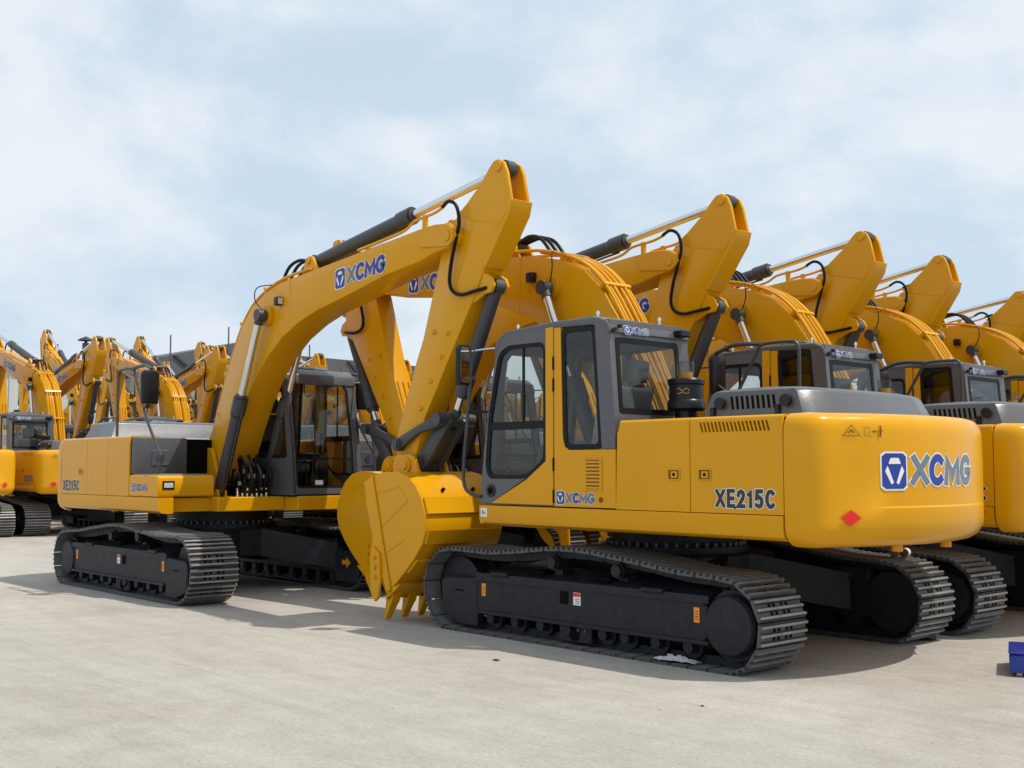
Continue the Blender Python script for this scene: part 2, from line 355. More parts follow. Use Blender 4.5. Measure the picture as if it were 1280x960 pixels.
TS = 1.19      # half gauge
def build_tracks(root, detail):
    shoe_me = shoe_mb().mesh('track_shoe') if detail else None
    for sg in (1, -1):
        Y = lambda y: sg * y                     # y measured outward
        fr = MB()                                 # side frame
        fr.prism([(1.31, .20), (1.31, .55), (-1.44, .55), (-1.50, .50), (-1.50, .24), (-1.44, .20)], 'y', Y(1.02), Y(1.42), 'dark', .012, 1)
        top = [(Y(1.425), .545), (Y(1.30), .60), (Y(1.0), .66), (Y(0.96), .545)]
        fr.prism(top, 'x', -1.50, 1.25, 'dark', .006, 1)
        fr.prism([(1.29, .06), (1.55, .06), (1.83, .16), (1.84, .47), (1.78, .51), (1.29, .53)], 'y', Y(1.34), Y(1.43), 'dark', .012, 1)
        fr.prism([(1.29, .10), (1.83, .10), (1.83, .47), (1.29, .52)], 'y', Y(.95), Y(1.03), 'dark', .012, 1)
        fr.prism([(1.31, .505), (1.31, .56), (1.27, .58), (-1.53, .58), (-1.53, .52)], 'y', Y(1.418), Y(1.437), 'dark')       # top flange edge
        fr.box(-1.53, 1.27, min(Y(1.418), Y(1.445)), max(Y(1.418), Y(1.445)), .195, .225, 'dark')
        for x in (.95, -.95): fr.box(x - .12, x + .12, min(Y(1.30), Y(1.46)), max(Y(1.30), Y(1.46)), .562, .60, 'dark', .01, 1)   # steps
        fr.box(.05, .15, min(Y(1.40), Y(1.4245)), max(Y(1.40), Y(1.4245)), .38, .49, 'hole')
        fr.box(1.50, 1.62, min(Y(1.40), Y(1.434)), max(Y(1.40), Y(1.434)), .385, .40, 'hole')
        for x in (.56, -.28): fr.box(x - .10, x + .10, min(Y(1.16), Y(1.34)), max(Y(1.16), Y(1.34)), .58, .64, 'hole')
        tr = fr.build('track', root)
        # sprocket + travel motor
        sp = MB(); sp.cyl((-1.72, Y(1.0), .362), (-1.72, Y(1.36), .362), .275, 'dark', seg=28)
        prof = [(.24, 0), (.242, .05), (.222, .08), (.10, .088), (.0, .089)]
        sp.lathe(prof, (-1.72, Y(1.36), .362), (0, sg, 0), 'dark', 30)
        for i in range(16):
            a = 2 * math.pi * i / 16; sp.cyl((-1.72 + .225 * math.cos(a), Y(1.40), .362 + .225 * math.sin(a)), (-1.72 + .225 * math.cos(a), Y(1.425), .362 + .225 * math.sin(a)), .013, 'dark', seg=6)
        for i in range(21):
            a = 2 * math.pi * i / 21
            for q in (Y(1.19),):
                x, z = -1.72 + .30 * math.cos(a), .362 + .30 * math.sin(a)
                sp.cyl((x, q - .04, z), (x, q + .04, z), .03, 'dark', seg=6)
        sp.build('sprocket', tr)
        idl = MB(); idl.cyl((1.66, Y(1.06), .405), (1.66, Y(1.32), .405), .30, 'dark', seg=26); idl.cyl((1.66, Y(1.03), .405), (1.66, Y(1.35), .405), .10, 'dark')
        idl.build('idler', tr)
        rm = MB(); rm.lathe([(.06, -.17), (.06, -.15), (.10, -.15), (.10, -.09), (.085, -.085), (.085, .085), (.10, .09), (.10, .15), (.055, .15), (.05, .22), (.0, .22)], (0, 0, 0), (0, sg, 0), 'dark', 14)
        rm.box(-.07, .07, min(Y(.16), Y(.21)), max(Y(.16), Y(.21)), .02, .09, 'dark', .01, 1)
        for dx in (-.05, .05): rm.cyl((dx, Y(.21), .05), (dx, Y(.225), .05), .013, 'shoe', seg=6)
        rme = rm.mesh('roller')
        for i in range(8):
            if i == 4: continue
            o = link('roller', rme, tr); o.location = (1.12 - i * .345, Y(1.19), .155)
        o = link('roller', rme, tr); o.location = (-.35, Y(1.19), .155)
        g = MB(); g.prism([(-.20, .045), (.20, .045), (.20, .20), (-.20, .20)], 'y', Y(1.34), Y(1.39), 'dark', .01, 1)
        for x in (-.14, -.05, .05, .14): g.cyl((x, Y(1.39), .16), (x, Y(1.402), .16), .014, 'shoe', seg=6)
        g.cyl((0, Y(1.385), .12), (0, Y(1.40), .12), .06, 'hole', seg=12)
        g.build('roller_guard', tr)
        cr = MB(); cr.cyl((0, Y(-.14), 0), (0, Y(.14), 0), .07, 'dark', seg=16); cr.cyl((0, Y(.14), 0), (0, Y(.175), 0), .055, 'dark', seg=16); cr.box(-.05, .05, -.07, .07, -.13, -.05, 'dark')
        crm = cr.mesh('carrier_roller')
        for x, z in ((.33, .728), (-.47, .705)):
            o = link('carrier_roller', crm, tr); o.location = (x, Y(1.19), z)
        # chain links inside the shoes: one continuous chain
        ch = MB()
        for c, a in FR:
            mtx = shoe_matrix(c, a, Y(1.19))
            for yy in (-.075, .075): ch.box(-PITCHS * .54, PITCHS * .54, yy - .02 + (.012 if yy > 0 else -.012), yy + .02 + (.012 if yy > 0 else -.012), .012, .085, 'dark', xf=mtx)
            ch.cyl(mtx @ Vector((PITCHS / 2, -.11, .05)), mtx @ Vector((PITCHS / 2, .11, .05)), .028, 'dark', seg=6)
        tag(ch.build('track_chain', tr), kind='stuff')
        if detail:
            for c, a in FR:
                o = link('track_shoe', shoe_me, tr); o.matrix_local = shoe_matrix(c, a, Y(1.19))
        else:
            bl = MB()
            for c, a in FR: shoe_mb(True, shoe_matrix(c, a, Y(1.19)), bl)
            tag(bl.build('track_belt', tr), kind='stuff')
        # stickers
        for x in (1.20, -1.40):
            d = MB(); d.box(x - .028, x + .028, min(Y(1.42), Y(1.4225)), max(Y(1.42), Y(1.4225)), .36, .48, 'orange')
            [d.box(x - .014, x + .014, min(Y(1.4225), Y(1.424)), max(Y(1.4225), Y(1.424)), zq, zq + .006, 'brown') for zq in (.385, .405, .425, .445)]; d.build('lifting_sticker', tr)
        d = MB(); x = -.06; d.box(x - .045, x + .045, min(Y(1.42), Y(1.4225)), max(Y(1.42), Y(1.4225)), .38, .49, 'white'); d.box(x - .043, x + .043, min(Y(1.4225), Y(1.424)), max(Y(1.4225), Y(1.424)), .455, .487, 'red')
        for i in range(3): d.box(x - .03, x + .02, min(Y(1.4225), Y(1.4238)), max(Y(1.4225), Y(1.4238)), .395 + .018 * i, .402 + .018 * i, 'dgry')
        d.build('warning_sticker', tr)
        d = MB(); yy = Y(.948)
        d.prism([(1.46, .33), (1.56, .33), (1.56, .29), (1.66, .36), (1.56, .43), (1.56, .39), (1.46, .39)], 'y', yy, yy - sg * .003, 'orange'); d.build('travel_arrow', tr)

def build_base(root):
    u = MB()
    u.prism([(-.75, -.55), (-.55, -.75), (.55, -.75), (.75, -.55), (.75, .55), (.55, .75), (-.55, .75), (-.75, .55)], 'z', .44, .80, 'dark', .02, 1)
    for sx in (-1, 1):
        for sy in (-1, 1):
            A = [(.30, .50, .80), (.75, .15, .80), (1.30, .98, .60), (.72, .98, .62)]
            B_ = [(.30, .50, .44), (.75, .15, .44), (1.30, .98, .26), (.72, .98, .26)]
            vs = [(sx * x, sy * y, z) for x, y, z in A + B_]
            u.add(vs, [(0, 1, 2, 3), (4, 7, 6, 5)] + [(i, (i + 1) % 4, 4 + (i + 1) % 4, 4 + i) for i in range(4)], 'dark')
    u.cyl((0, 0, .79), (0, 0, .86), .70, 'dark', seg=36)
    base = u.build('undercarriage', root)
    b = MB(); b.cyl((0, 0, .86), (0, 0, .93), .62, 'dark', seg=40); b.cyl((0, 0, .93), (0, 0, 1.035), .66, 'dark', seg=40)
    for i in range(44):
        a = 2 * math.pi * i / 44; b.cyl((.655 * math.cos(a), .655 * math.sin(a), .862), (.655 * math.cos(a), .655 * math.sin(a), .90), .02, 'shoe', seg=6)
    b.build('swing_bearing', base)

# ------------------------------------------------------------------ upper structure
def cw_plan(n=18):
    """half plan of the counterweight: list of (x, y) from +y seam round the tail to -y seam"""
    pts = [(-2.200, 1.36), (-2.30, 1.358), (-2.39, 1.335), (-2.455, 1.285), (-2.505, 1.215)]
    rr = 2.82
    ys = [1.12, 1.0, .85, .7, .5, .3, .1]
    pts += [(-math.sqrt(rr * rr - y * y) + .075 * (y / 1.2) ** 4, y) for y in ys]
    return pts + [(x, -y) for x, y in reversed(pts)]
def cw_x(y):
    y = abs(y); return -math.sqrt(2.82 ** 2 - y * y) + .075 * (y / 1.2) ** 4
def build_counterweight(root):
    plan = cw_plan(); n = len(plan); mb = MB()
    def ring(ins, z):
        res = []
        for i, (x, y) in enumerate(plan):
            a = Vector(plan[max(i - 1, 0)]); b = Vector(plan[min(i + 1, n - 1)]); d = (b - a).normalized(); nr = Vector((-d.y, d.x))
            if nr.dot(Vector((x + 1.2, y))) < 0: nr = -nr
            if i in (0, n - 1): nr = Vector((0, 1 if y > 0 else -1))
            k = 1.0
            if callable(ins): k = ins(y); p = Vector((x, y)) - nr * k
            else: p = Vector((x, y)) - nr * ins
            if i in (0, n - 1): p.x = -2.205
            res.append((p.x, p.y, z))
        return res
    led = lambda y: -0.012 * max(0, min(1, (1.12 - abs(y)) / .5))      # lower ledge fades out towards the corners
    prof = [(.16, .985), (.10, 1.0), (.045, 1.035), (.012, 1.085), (.0, 1.14), (led, 1.18), (led, 1.285), (0.0, 1.297), (-.004, 1.6), (0.0, 1.86), (.006, 1.91), (.022, 1.955), (.05, 1.985), (.10, 2.005), (.2, 2.012)]
    rings = [ring(a, z) for a, z in prof]; vs = [p for r in rings for p in r]; fs = []
    for j in range(len(rings) - 1): fs += [(j * n + i, j * n + i + 1, (j + 1) * n + i + 1, (j + 1) * n + i) for i in range(n - 1)]
    fs += [tuple(range(n)), tuple(range((len(rings) - 1) * n, len(rings) * n))[::-1]]
    fs += [tuple(j * n for j in range(len(rings)))[::-1], tuple(j * n + n - 1 for j in range(len(rings)))]
    mb.add(vs, fs, 'yel'); cw = mb.build('counterweight', root)
    lg = MB()
    for y in (.37, -.41):
        lg = MB(); lg.cyl((-2.56, y, .935), (-2.56, y, 1.0), .045, 'yel', seg=14); lg.build('lifting_lug', cw)
    fn = lambda u, v, d: (cw_x(.80 - u) - d - .003, .80 - u, 1.43 + v)
    d = MB(); logo(d, .270, fn, LOGO, .93); d.build('maker_lettering', cw)
    for y in (1.06, -1.06):
        d = MB(); NR = 8
        xs_ = lambda yy: (cw_x(yy) - .009) if abs(yy) < 1.12 else cw_x(1.12) - .009 + (abs(yy) - 1.12) * .55
        for i in range(NR):
            a, b = -.075 + .15 * i / NR, -.075 + .15 * (i + 1) / NR; ha, hb = .06 * (1 - abs(a) / .075), .06 * (1 - abs(b) / .075)
            d.add([(xs_(y + a) - .010, y + a, 1.215 - ha), (xs_(y + b) - .010, y + b, 1.215 - hb), (xs_(y + b) - .010, y + b, 1.215 + hb), (xs_(y + a) - .010, y + a, 1.215 + ha)], [(0, 1, 2, 3)], 'red')
        d.build('red_reflector', cw)
    # small warning pictogram, upper left of the tail
    d = MB(); wf = lambda u, v, dd: (cw_x(1.10 - u * .8) - dd - .008, 1.10 - u * .8, 1.83 + v * .72)
    for pts, ww in (([(0, 0), (.075, .115), (.15, 0), (0, 0)], .006), ([(.055, .035), (.075, .06), (.095, .035)], .012), ([(.20, .0), (.20, .09), (.245, .09), (.245, 0), (.20, 0)], .004),
                    ([(.275, .045), (.335, .045)], .008), ([(.36, .0), (.365, .06), (.36, .10)], .018), ([(.345, .055), (.385, .055)], .010), ([(.30, .03), (.28, .045), (.30, .06)], .006)):
        for qd in stroke(pts, ww): d.add([wf(p.x, p.y, .003) for p in qd], [(0, 1, 2, 3)], 'brown')
    d.build('warning_pictogram', cw)
    return cw

SIDE_TOP = 2.0
def side_panel(root, name, x0, x1, sg, slots=None, latch=None, z0=1.232, z1=SIDE_TOP, yb=.94, front_round=False):
    """engine-bay side door: flat outer face with a rounded top edge running onto the deck"""
    y1 = 1.36; mb = MB(); zr = z1 - .035
    holes = []
    if slots:
        sx0, sx1, sn, sz0, sz1 = slots; st = (sx0 - sx1) / sn
        for i in range(sn):
            xx = sx0 - st * (i + .5); w_ = st * .27; holes.append([(xx - w_ - .012, sz0), (xx + w_ - .012, sz0), (xx + w_ + .012, sz1), (xx - w_ + .012, sz1)])
    g = .004
    outer = [(x0 - g, z0), (x0 - g, zr), (x1 + g, zr), (x1 + g, z0)]
    if front_round: outer = [(x0 - g, z0), (x0 - g - .02, zr - .08), (x0 - g - .05, zr), (x1 + g, zr), (x1 + g, z0)]
    mb.plate(outer, holes, 'y', sg * (y1 - .022), sg * y1, 'yel')
    xa = x0 - g - (.05 if front_round else 0)
    prof = [(y1 - .022, zr)] + [(y1 - .035 + .035 * math.cos(R(a)), zr + .035 * math.sin(R(a))) for a in (0, 22, 45, 68, 90)] + [(yb, z1), (yb, z1 - .02), (y1 - .035, z1 - .02)]
    mb.prism([(sg * a, b) for a, b in prof], 'x', xa, x1 + g, 'yel')
    o = mb.build(name, root)
    if latch:
        lx, lz = latch; l = MB(); l.box(lx - .065, lx + .065, min(sg * 1.355, sg * 1.3625), max(sg * 1.355, sg * 1.3625), lz - .045, lz + .045, 'brown')
        for a, b_, c_, d_ in ((-.065, -.055, -.045, .045), (.055, .065, -.045, .045), (-.055, .055, .037, .045), (-.055, .055, -.045, -.037)):
            l.box(lx + a, lx + b_, min(sg * 1.358, sg * 1.368), max(sg * 1.358, sg * 1.368), lz + c_, lz + d_, 'yel')
        l.box(lx - .035, lx + .035, min(sg * 1.36, sg * 1.366), max(sg * 1.36, sg * 1.366), lz - .028, lz + .028, 'yel', .003, 1)
        l.cyl((lx, sg * 1.365, lz), (lx, sg * 1.369, lz), .014, 'hole', seg=10); l.build('latch', o)
    return o

def build_body(root):
    # deck / revolving frame
    dk = MB()
    dk.box(-2.19, 1.02, -.62, .34, 1.04, 1.22, 'yel', .012, 1)
    dk.box(-2.19, -.30, -1.30, 1.30, 1.045, 1.215, 'yel')
    dk.box(.30, 1.29, .34, 1.30, 1.045, 1.215, 'yel')
    dk.box(-.30, .30, .34, 1.30, 1.045, 1.215, 'yel')
    dk.box(-.30, .80, -1.30, -.62, 1.045, 1.215, 'yel')
    dk.box(-2.19, .04, -1.26, .94, 1.22, 1.965, 'hole')                     # engine bay core, dark backing that paints the shade behind slots and gaps
    dk.box(-2.19, -.47, .94, 1.325, 1.22, 1.93, 'hole')
    deck = dk.build('main_frame', root)
    # side skirts
    sp = [(1.36, 1.226), (1.36, 1.10), (1.345, 1.06), (1.305, 1.035), (1.22, 1.025), (1.16, 1.03), (1.16, 1.226)]
    s = MB(); s.prism(sp, 'x', -2.19, 1.34, 'yel', 0); sk = s.build('skirt', root)
    s = MB(); s.box(1.225, 1.315, 1.36, 1.3625, 1.115, 1.20, 'white'); s.box(1.25, 1.265, 1.3625, 1.364, 1.14, 1.165, 'dgry'); s.box(1.275, 1.295, 1.3625, 1.364, 1.14, 1.18, 'dgry'); s.build('inspection_sticker', sk)
    s = MB(); s.prism([(-a, b) for a, b in sp], 'x', -2.19, .90, 'yel', 0); s.build('skirt', root)
    s = MB(); s.prism([(1.34, 1.045), (1.34, 1.226), (1.29, 1.226), (1.29, 1.045)], 'y', .34, 1.355, 'yel', .008, 1); s.build('cab_step_plate', root)
    # left engine doors
    side_panel(root, 'side_door', -.475, -1.30, 1, latch=(-1.13, 1.535), front_round=True)
    dr = side_panel(root, 'side_door', -1.30, -2.20, 1, slots=(-1.40, -2.08, 18, 1.875, 1.955), latch=(-1.45, 1.535))
    d = MB(); text(d, 'XE215C', .150, lambda u, v, dd: (-1.555 - u, 1.36 + dd, 1.275 + v), .215, {c: 'char' for c in 'XE215C'}, 'white', .045, .285, 0.0, cond=.60); d.build('model_lettering', dr)
    # right engine doors and toolbox
    dr = side_panel(root, 'side_door', -1.30, -2.20, -1, latch=(-1.5, 1.54))
    d = MB(); text(d, 'XE215C', .150, lambda u, v, dd: (-2.12 + u, -1.36 - dd, 1.275 + v), .215, {c: 'char' for c in 'XE215C'}, 'white', .045, .285, 0.0, cond=.60); d.build('model_lettering', dr)
    side_panel(root, 'side_door', -.62, -1.30, -1)
    side_panel(root, 'side_door', .05, -.62, -1, front_round=False)
    # fuel tank cover (grey) and step box
    g = MB(); g.box(.042, .13, -1.34, -.60, 1.50, 1.985, 'grey', .03, 2)
    g.box(.13, .142, -1.10, -.86, 1.62, 1.82, 'grey', .01, 1); g.cyl((.138, -.98, 1.72), (.150, -.98, 1.72), .05, 'cyl', seg=14)
    tank = g.build('tank_cover', root)
    st = MB(); st.prism([(.05, 1.232), (.86, 1.232), (.88, 1.25), (.88, 1.47), (.84, 1.50), (.05, 1.50)], 'y', -1.358, -.60, 'yel', .012, 1)
    step = st.build('step_box', root)
    t = MB(); t.box(.135, .83, -1.33, -.62, 1.501, 1.515, 'tread', .004, 1)
    t.build('tread_plate', step)
    l = MB(); l.box(.878, .886, -1.30, -1.14, 1.32, 1.43, 'blk', .004, 1); l.box(.884, .892, -1.28, -1.16, 1.345, 1.405, 'lamp', .004, 1); l.build('work_lamp', step)
    d = MB(); logo(d, .11, lambda u, v, dd: (.13 + u, -1.358 - dd, 1.29 + v)); d.build('maker_lettering', step)
    # grey engine hood on the tail
    h = MB()
    A = [(-1.10, .95), (-2.12, .95), (-2.20, .85), (-2.24, .40), (-2.24, -.75), (-2.16, -1.05), (-2.06, -1.12), (-1.10, -1.12)]
    Z = [(0.0, 2.0), (0.008, 2.03), (.032, 2.20), (.042, 2.225), (.07, 2.243), (.16, 2.256)]
    rings = []
    cx, cy = -1.65, -.08
    for ins, z in Z:
        rings.append([(x + (ins * 2.6) if x < cx else x - ins * 2.6, y + (-ins * .9 if y > cy else ins * 3.2), z) for x, y in A])
    n = len(A); vs = [p for r in rings for p in r]; fs = []
    for j in range(len(rings) - 1): fs += [(j * n + i, j * n + (i + 1) % n, (j + 1) * n + (i + 1) % n, (j + 1) * n + i) for i in range(n)]
    fs.append(tuple(range((len(rings) - 1) * n, len(rings) * n))); h.add(vs, fs, 'grey')
    hood = h.build('engine_hood', root)
    v = MB()
    for i in range(9):                                                    # slanted intake slots, flat near-black quads painting the shade of the openings
        x = -1.40 - i * .052; zc = 2.125
        yo = lambda z: .95 - .9 * (.008 + (.032 - .008) * (z - 2.03) / .17)
        q = [(x - .030, 2.075), (x - .006, 2.075), (x + .016, 2.185), (x - .008, 2.185)]
        v.add([(a, yo(b) + .003, b) for a, b in q], [(0, 1, 2, 3)], 'hole')
    v.build('intake_slots', hood)
    for x in (-1.30, -1.95):
        l = MB(); l.cyl((x, .90, 2.13), (x, .945, 2.13), .035, 'blk', seg=12); l.cyl((x, .945, 2.13), (x, .975, 2.13), .05, 'blk', seg=12); l.box(x + .06, x + .10, .93, .97, 2.01, 2.10, 'blk', .005, 1); l.build('hood_latch', hood)
    # exhaust + air pre-cleaner behind the cab
    p = MB(); c = (-.66, .62)
    p.lathe([(.10, 1.98), (.10, 2.10), (.155, 2.10), (.17, 2.12), (.17, 2.17), (.162, 2.19), (.154, 2.20), (.154, 2.33), (.166, 2.34), (.168, 2.375), (.155, 2.39), (.06, 2.395), (0, 2.395)], (c[0], c[1], 0), (0, 0, 1), 'blk', 28)
    pc = p.build('air_precleaner', root)
    b = MB(); b.lathe([(.075, 2.395), (.078, 2.52), (.07, 2.545), (0, 2.547)], (c[0], c[1], 0), (0, 0, 1), 'clear', 18); b.build('dust_bowl', pc)
    b = MB(); b.lathe([(.06, 2.397), (.062, 2.45), (0, 2.452)], (c[0], c[1], 0), (0, 0, 1), 'yel', 16); b.build('dust_insert', pc)
    d = MB()
    for z, s_ in ((2.285, 1), (2.255, -.6)):
        ang = [R(100 + i * 5) for i in range(9)]
        P_ = [(c[0] + .157 * math.cos(a), c[1] + .157 * math.sin(a), z + .012 * math.sin(i * 1.3) * s_) for i, a in enumerate(ang)]
        d.tube(P_, .0035, 'gold', 4)
    d.build('brand_script', pc)
    # right-hand rail with mirror
    ra = MB(); y = -1.25
    ra.tube([(-.60, y, 1.99), (-.60, y, 2.55), (-.60, y, 2.78), (-.56, y, 2.87), (-.46, y, 2.885), (-.22, y, 2.885), (-.12, y, 2.86), (-.06, y, 2.76), (.30, y, 2.20), (.66, y, 1.80), (.70, y, 1.70), (.62, y, 1.30), (.56, y, 1.18), (.62, y, 1.14)], .019, 'cyl', 8)
    ra.tube([(.22, y, 2.35), (.36, y - .03, 2.42), (.49, y - .05, 2.50)], .014, 'cyl', 6)
    rail = ra.build('handrail', root)
    m = MB(); m.prism([(-.11, -.21), (.11, -.21), (.12, .17), (.08, .22), (-.08, .22), (-.12, .17)], 'x', .45, .52, 'blk', .02, 2, xf=Matrix.Translation((.0, y - .06, 2.60)))
    m.build('mirror', rail)
    m = MB(); m.tube([(-.12, y, 2.885), (.2, y, 2.90), (.49, y - .04, 2.83)], .024, 'cyl', 8); m.build('mirror_arm', rail)

# ------------------------------------------------------------------ cab
CO = [(1.33, 1.24), (1.27, 1.78), (1.10, 2.72), (1.05, 2.83), (.95, 2.885), (.40, 2.915)]
def front_x(z):
    P_ = [(1.24, 1.33), (1.78, 1.27), (2.72, 1.10), (2.9, 1.03)]
    for (z0, a), (z1, b) in zip(P_, P_[1:]):
        if z <= z1: return a + (b - a) * (z - z0) / (z1 - z0)
    return P_[-1][1]
def back_x(z): return -.47 + (max(z, 1.96) - 1.96) * (.07 / .86)
CY0, CY1 = .28, 1.36
def round_poly(p, r, n=4):
    res = []; m = len(p)
    for i in range(m):
        a, b, c = Vector(p[i - 1]), Vector(p[i]), Vector(p[(i + 1) % m]); d0 = (a - b); d1 = (c - b); k = min(r, d0.length * .45, d1.length * .45)
        s_, e = b + d0.normalized() * k, b + d1.normalized() * k
        for j in range(n + 1):
            t = j / n; q = s_ * (1 - t) ** 2 + b * 2 * t * (1 - t) + e * t * t; res.append((q.x, q.y))
    return res
def inset(p, d):
    c = sum((Vector(q) for q in p), Vector((0, 0))) / len(p); res = []; n = len(p); area = sum(p[i][0] * p[(i + 1) % n][1] - p[(i + 1) % n][0] * p[i][1] for i in range(n)); s_ = 1 if area > 0 else -1
    for i in range(n):
        a, b, e = Vector(p[i - 1]), Vector(p[i]), Vector(p[(i + 1) % n]); d0 = (b - a).normalized(); d1 = (e - b).normalized()
        n0 = Vector((-d0.y, d0.x)) * s_; n1 = Vector((-d1.y, d1.x)) * s_; m = (n0 + n1).normalized(); q = b + m * d / max(.5, m.dot(n0)); res.append((q.x, q.y))
    return res
def build_cab(root):
    WF = [(.40, 2.76), (.93, 2.765), (1.06, 2.69), (1.205, 2.09), (1.25, 1.6), (1.20, 1.485), (.66, 1.485), (.40, 1.655)]
    WFr = round_poly(WF, .085, 3)
    WRB = [(.20, 2.865), (-.235, 2.855), (-.315, 1.755), (.17, 1.755)]; WR = round_poly(WRB, .07, 4)
    cab = MB()                                                            # shell: floor, grey front/back/right frames
    cab.box(-.46, 1.28, CY0 + .01, CY1 - .03, 1.236, 1.30, 'grey')
    # right wall with a long window
    outer = CO + [(-.27, 2.90), (-.40, 2.80), (-.47, 1.96), (-.47, 1.24)]
    cab.plate(outer, [round_poly([(1.0, 2.72), (-.30, 2.76), (-.36, 1.72), (1.16, 1.72)], .06, 3)], 'y', CY0, CY0 + .04, 'grey')
    # rear wall
    fnb = lambda u, v, w_: (back_x(v) + w_, u, v)
    rear_base = [(.43, 2.745), (1.285, 2.745), (1.29, 2.065), (.42, 2.065)]; rear_hole = round_poly(rear_base, .04, 3); rin = lambda d: round_poly(inset(rear_base, d), .03, 3)
    cab.plate([(CY0 + .02, 1.95), (CY1 - .015, 1.95), (CY1 - .015, 2.90), (CY0 + .02, 2.90)], [rear_hole], 'x', 0, .045, 'grey', fnb)
    cab.plate([(CY0 + .02, 1.25), (CY1 - .06, 1.25), (CY1 - .06, 1.96), (CY0 + .02, 1.96)], [], 'x', 0.001, .04, 'hole', fnb)
    # front frame
    fnf = lambda u, v, w_: (front_x(v) - w_, u, v)
    fo = [(CY0 + .005, 1.25), (1.325, 1.25), (1.325, 1.78), (1.325, 2.70), (1.29, 2.84), (CY0 + .05, 2.84), (CY0 + .005, 2.70), (CY0 + .005, 1.78)]
    fh = [(.335, 1.36), (.37, 1.325), (1.20, 1.325), (1.24, 1.36), (1.24, 1.78), (1.235, 2.64), (1.17, 2.73), (.41, 2.73), (.345, 2.64), (.335, 1.78)]
    cab.plate(fo, [fh], 'x', .0, .05, 'grey', fnf)
    # roof
    prof = [(1.125, 2.70), (1.085, 2.83), (.97, 2.905), (.30, 2.94), (-.27, 2.93), (-.385, 2.885), (-.425, 2.78), (-.38, 2.78), (-.33, 2.86), (.3, 2.885), (.93, 2.862), (1.03, 2.80), (1.085, 2.69)]
    cab.prism(prof, 'y', CY0 - .008, CY1 + .006, 'grey', .018, 3)
    cab.prism([(.80, 2.93), (.75, 2.965), (.0, 2.985), (-.1, 2.94)], 'y', .55, 1.15, 'grey', .015, 2)           # raised roof panel
    c = cab.build('cab', root)
    # left: grey rear quarter + grey roofline band
    q = MB()
    q.plate([(.285, 2.878), (.285, 2.918), (-.27, 2.905), (-.37, 2.865), (-.405, 2.80), (-.475, 1.96), (-.475, 1.755), (-.315, 1.755), (-.235, 2.855), (-.20, 2.868), (.20, 2.878)], [], 'y', 1.315, 1.36, 'grey')
    q.build('rear_quarter_frame', c)
    # yellow lower rear panel with pillar
    p = MB()
    p.plate([(.285, 1.24), (.285, 2.876), (.20, 2.876), (.20, 2.83), (.178, 1.87), (.15, 1.78), (.09, 1.75), (-.475, 1.75), (-.475, 1.24)], [], 'y', 1.315, 1.358, 'yel')
    lp = p.build('lower_panel', c)
    g = MB(); g.box(-.315, -.095, 1.355, 1.361, 1.385, 1.675, 'brown'); gx0, gx1 = -.31, -.10
    for zz0, zz1 in ((1.385, 1.40), (1.66, 1.675)): g.box(gx0, gx1, 1.356, 1.366, zz0, zz1, 'yel', .003, 1)
    for xx0, xx1 in ((-.315, -.285), (-.125, -.095)): g.box(xx0, xx1, 1.356, 1.367, 1.385, 1.675, 'yel', .003, 1)
    vent = g.build('vent_grille', lp)
    sm = MB(); sm.box(-.29, -.12, 1.356, 1.370, -.013, .008, 'yel', .004, 1); sme = sm.mesh('slat')
    for i in range(8): o = link('slat', sme, vent); o.location = (0, -.003, 1.416 + i * .0325)
    d = MB(); logo(d, .115, lambda u, v, dd: (.255 - u, 1.358 + dd, 1.262 + v)); d.build('maker_lettering', lp)
    k = MB(); k.cyl((-.30, 1.35, 1.31), (-.30, 1.366, 1.31), .022, 'brown', seg=10); k.build('lock', lp)
    # rear side glass with its black surround
    def window(name, poly, y, k_=.035):
        w_ = MB(); w_.plate(poly, [round_poly(inset(WRB, k_), .05, 4)], 'y', y - .012, y, 'rub')
        o = w_.build(name, c); gl = MB(); gl.prism(round_poly(inset(WRB, k_ - .006), .05, 4), 'y', y - .012, y - .006, 'glass'); gl.build('pane', o); return o
    window('side_window', WR, 1.352, .045)
    # door: grey frame, yellow part, glass, hinges, handle
    dg = MB()
    ring = [(1.325, 1.25), (1.265, 1.78), (1.10, 2.70), (1.05, 2.815), (.95, 2.868), (.402, 2.893)] + WFr[0:28] + [(1.17, 1.25)]
    dg.plate(ring, [], 'y', 1.318, 1.362, 'grey')
    dg.cyl((1.16, 1.355, 1.37), (1.16, 1.372, 1.37), .062, 'blk', seg=20); dg.cyl((1.16, 1.37, 1.37), (1.16, 1.376, 1.37), .035, 'hole', seg=14)
    door = dg.build('door', c)
    dy_ = MB(); dy_.plate([(1.165, 1.25), (.66, 1.482), (.398, 1.652), (.398, 2.893), (.298, 2.90), (.303, 1.25)], [], 'y', 1.318, 1.36, 'yel'); dy_.build('door_skin', door)
    ins = inset(WF, .038)
    wf = MB(); wf.plate(inset(WF, -.012), [round_poly(ins, .06, 3)], 'y', 1.335, 1.353, 'rub')
    wf.box(.40, 1.21, 1.338, 1.350, 1.955, 2.03, 'rub'); wf.box(.705, .73, 1.334, 1.349, 2.03, 2.76, 'rub')
    wfo = wf.build('door_window', door)
    gl = MB(); gl.prism(inset(WF, .03), 'y', 1.337, 1.342, 'glass'); gl.build('pane', wfo)
    hg = MB()
    for zc in (1.33, 1.62, 2.35, 2.55): hg.cyl((.294, 1.362, zc - .06), (.294, 1.362, zc + .06), .010, 'rub', seg=8)
    hg.build('hinge', door)
    # other glass
    w_ = MB(); w_.plate(fh, [inset(fh, .03)], 'x', .004, .02, 'rub', fnf); fw = w_.build('windscreen', c)
    gl = MB(); pi = inset(fh, .02)
    gl.plate(pi, [], 'x', .010, .014, 'glass', fnf); gl.build('pane', fw)
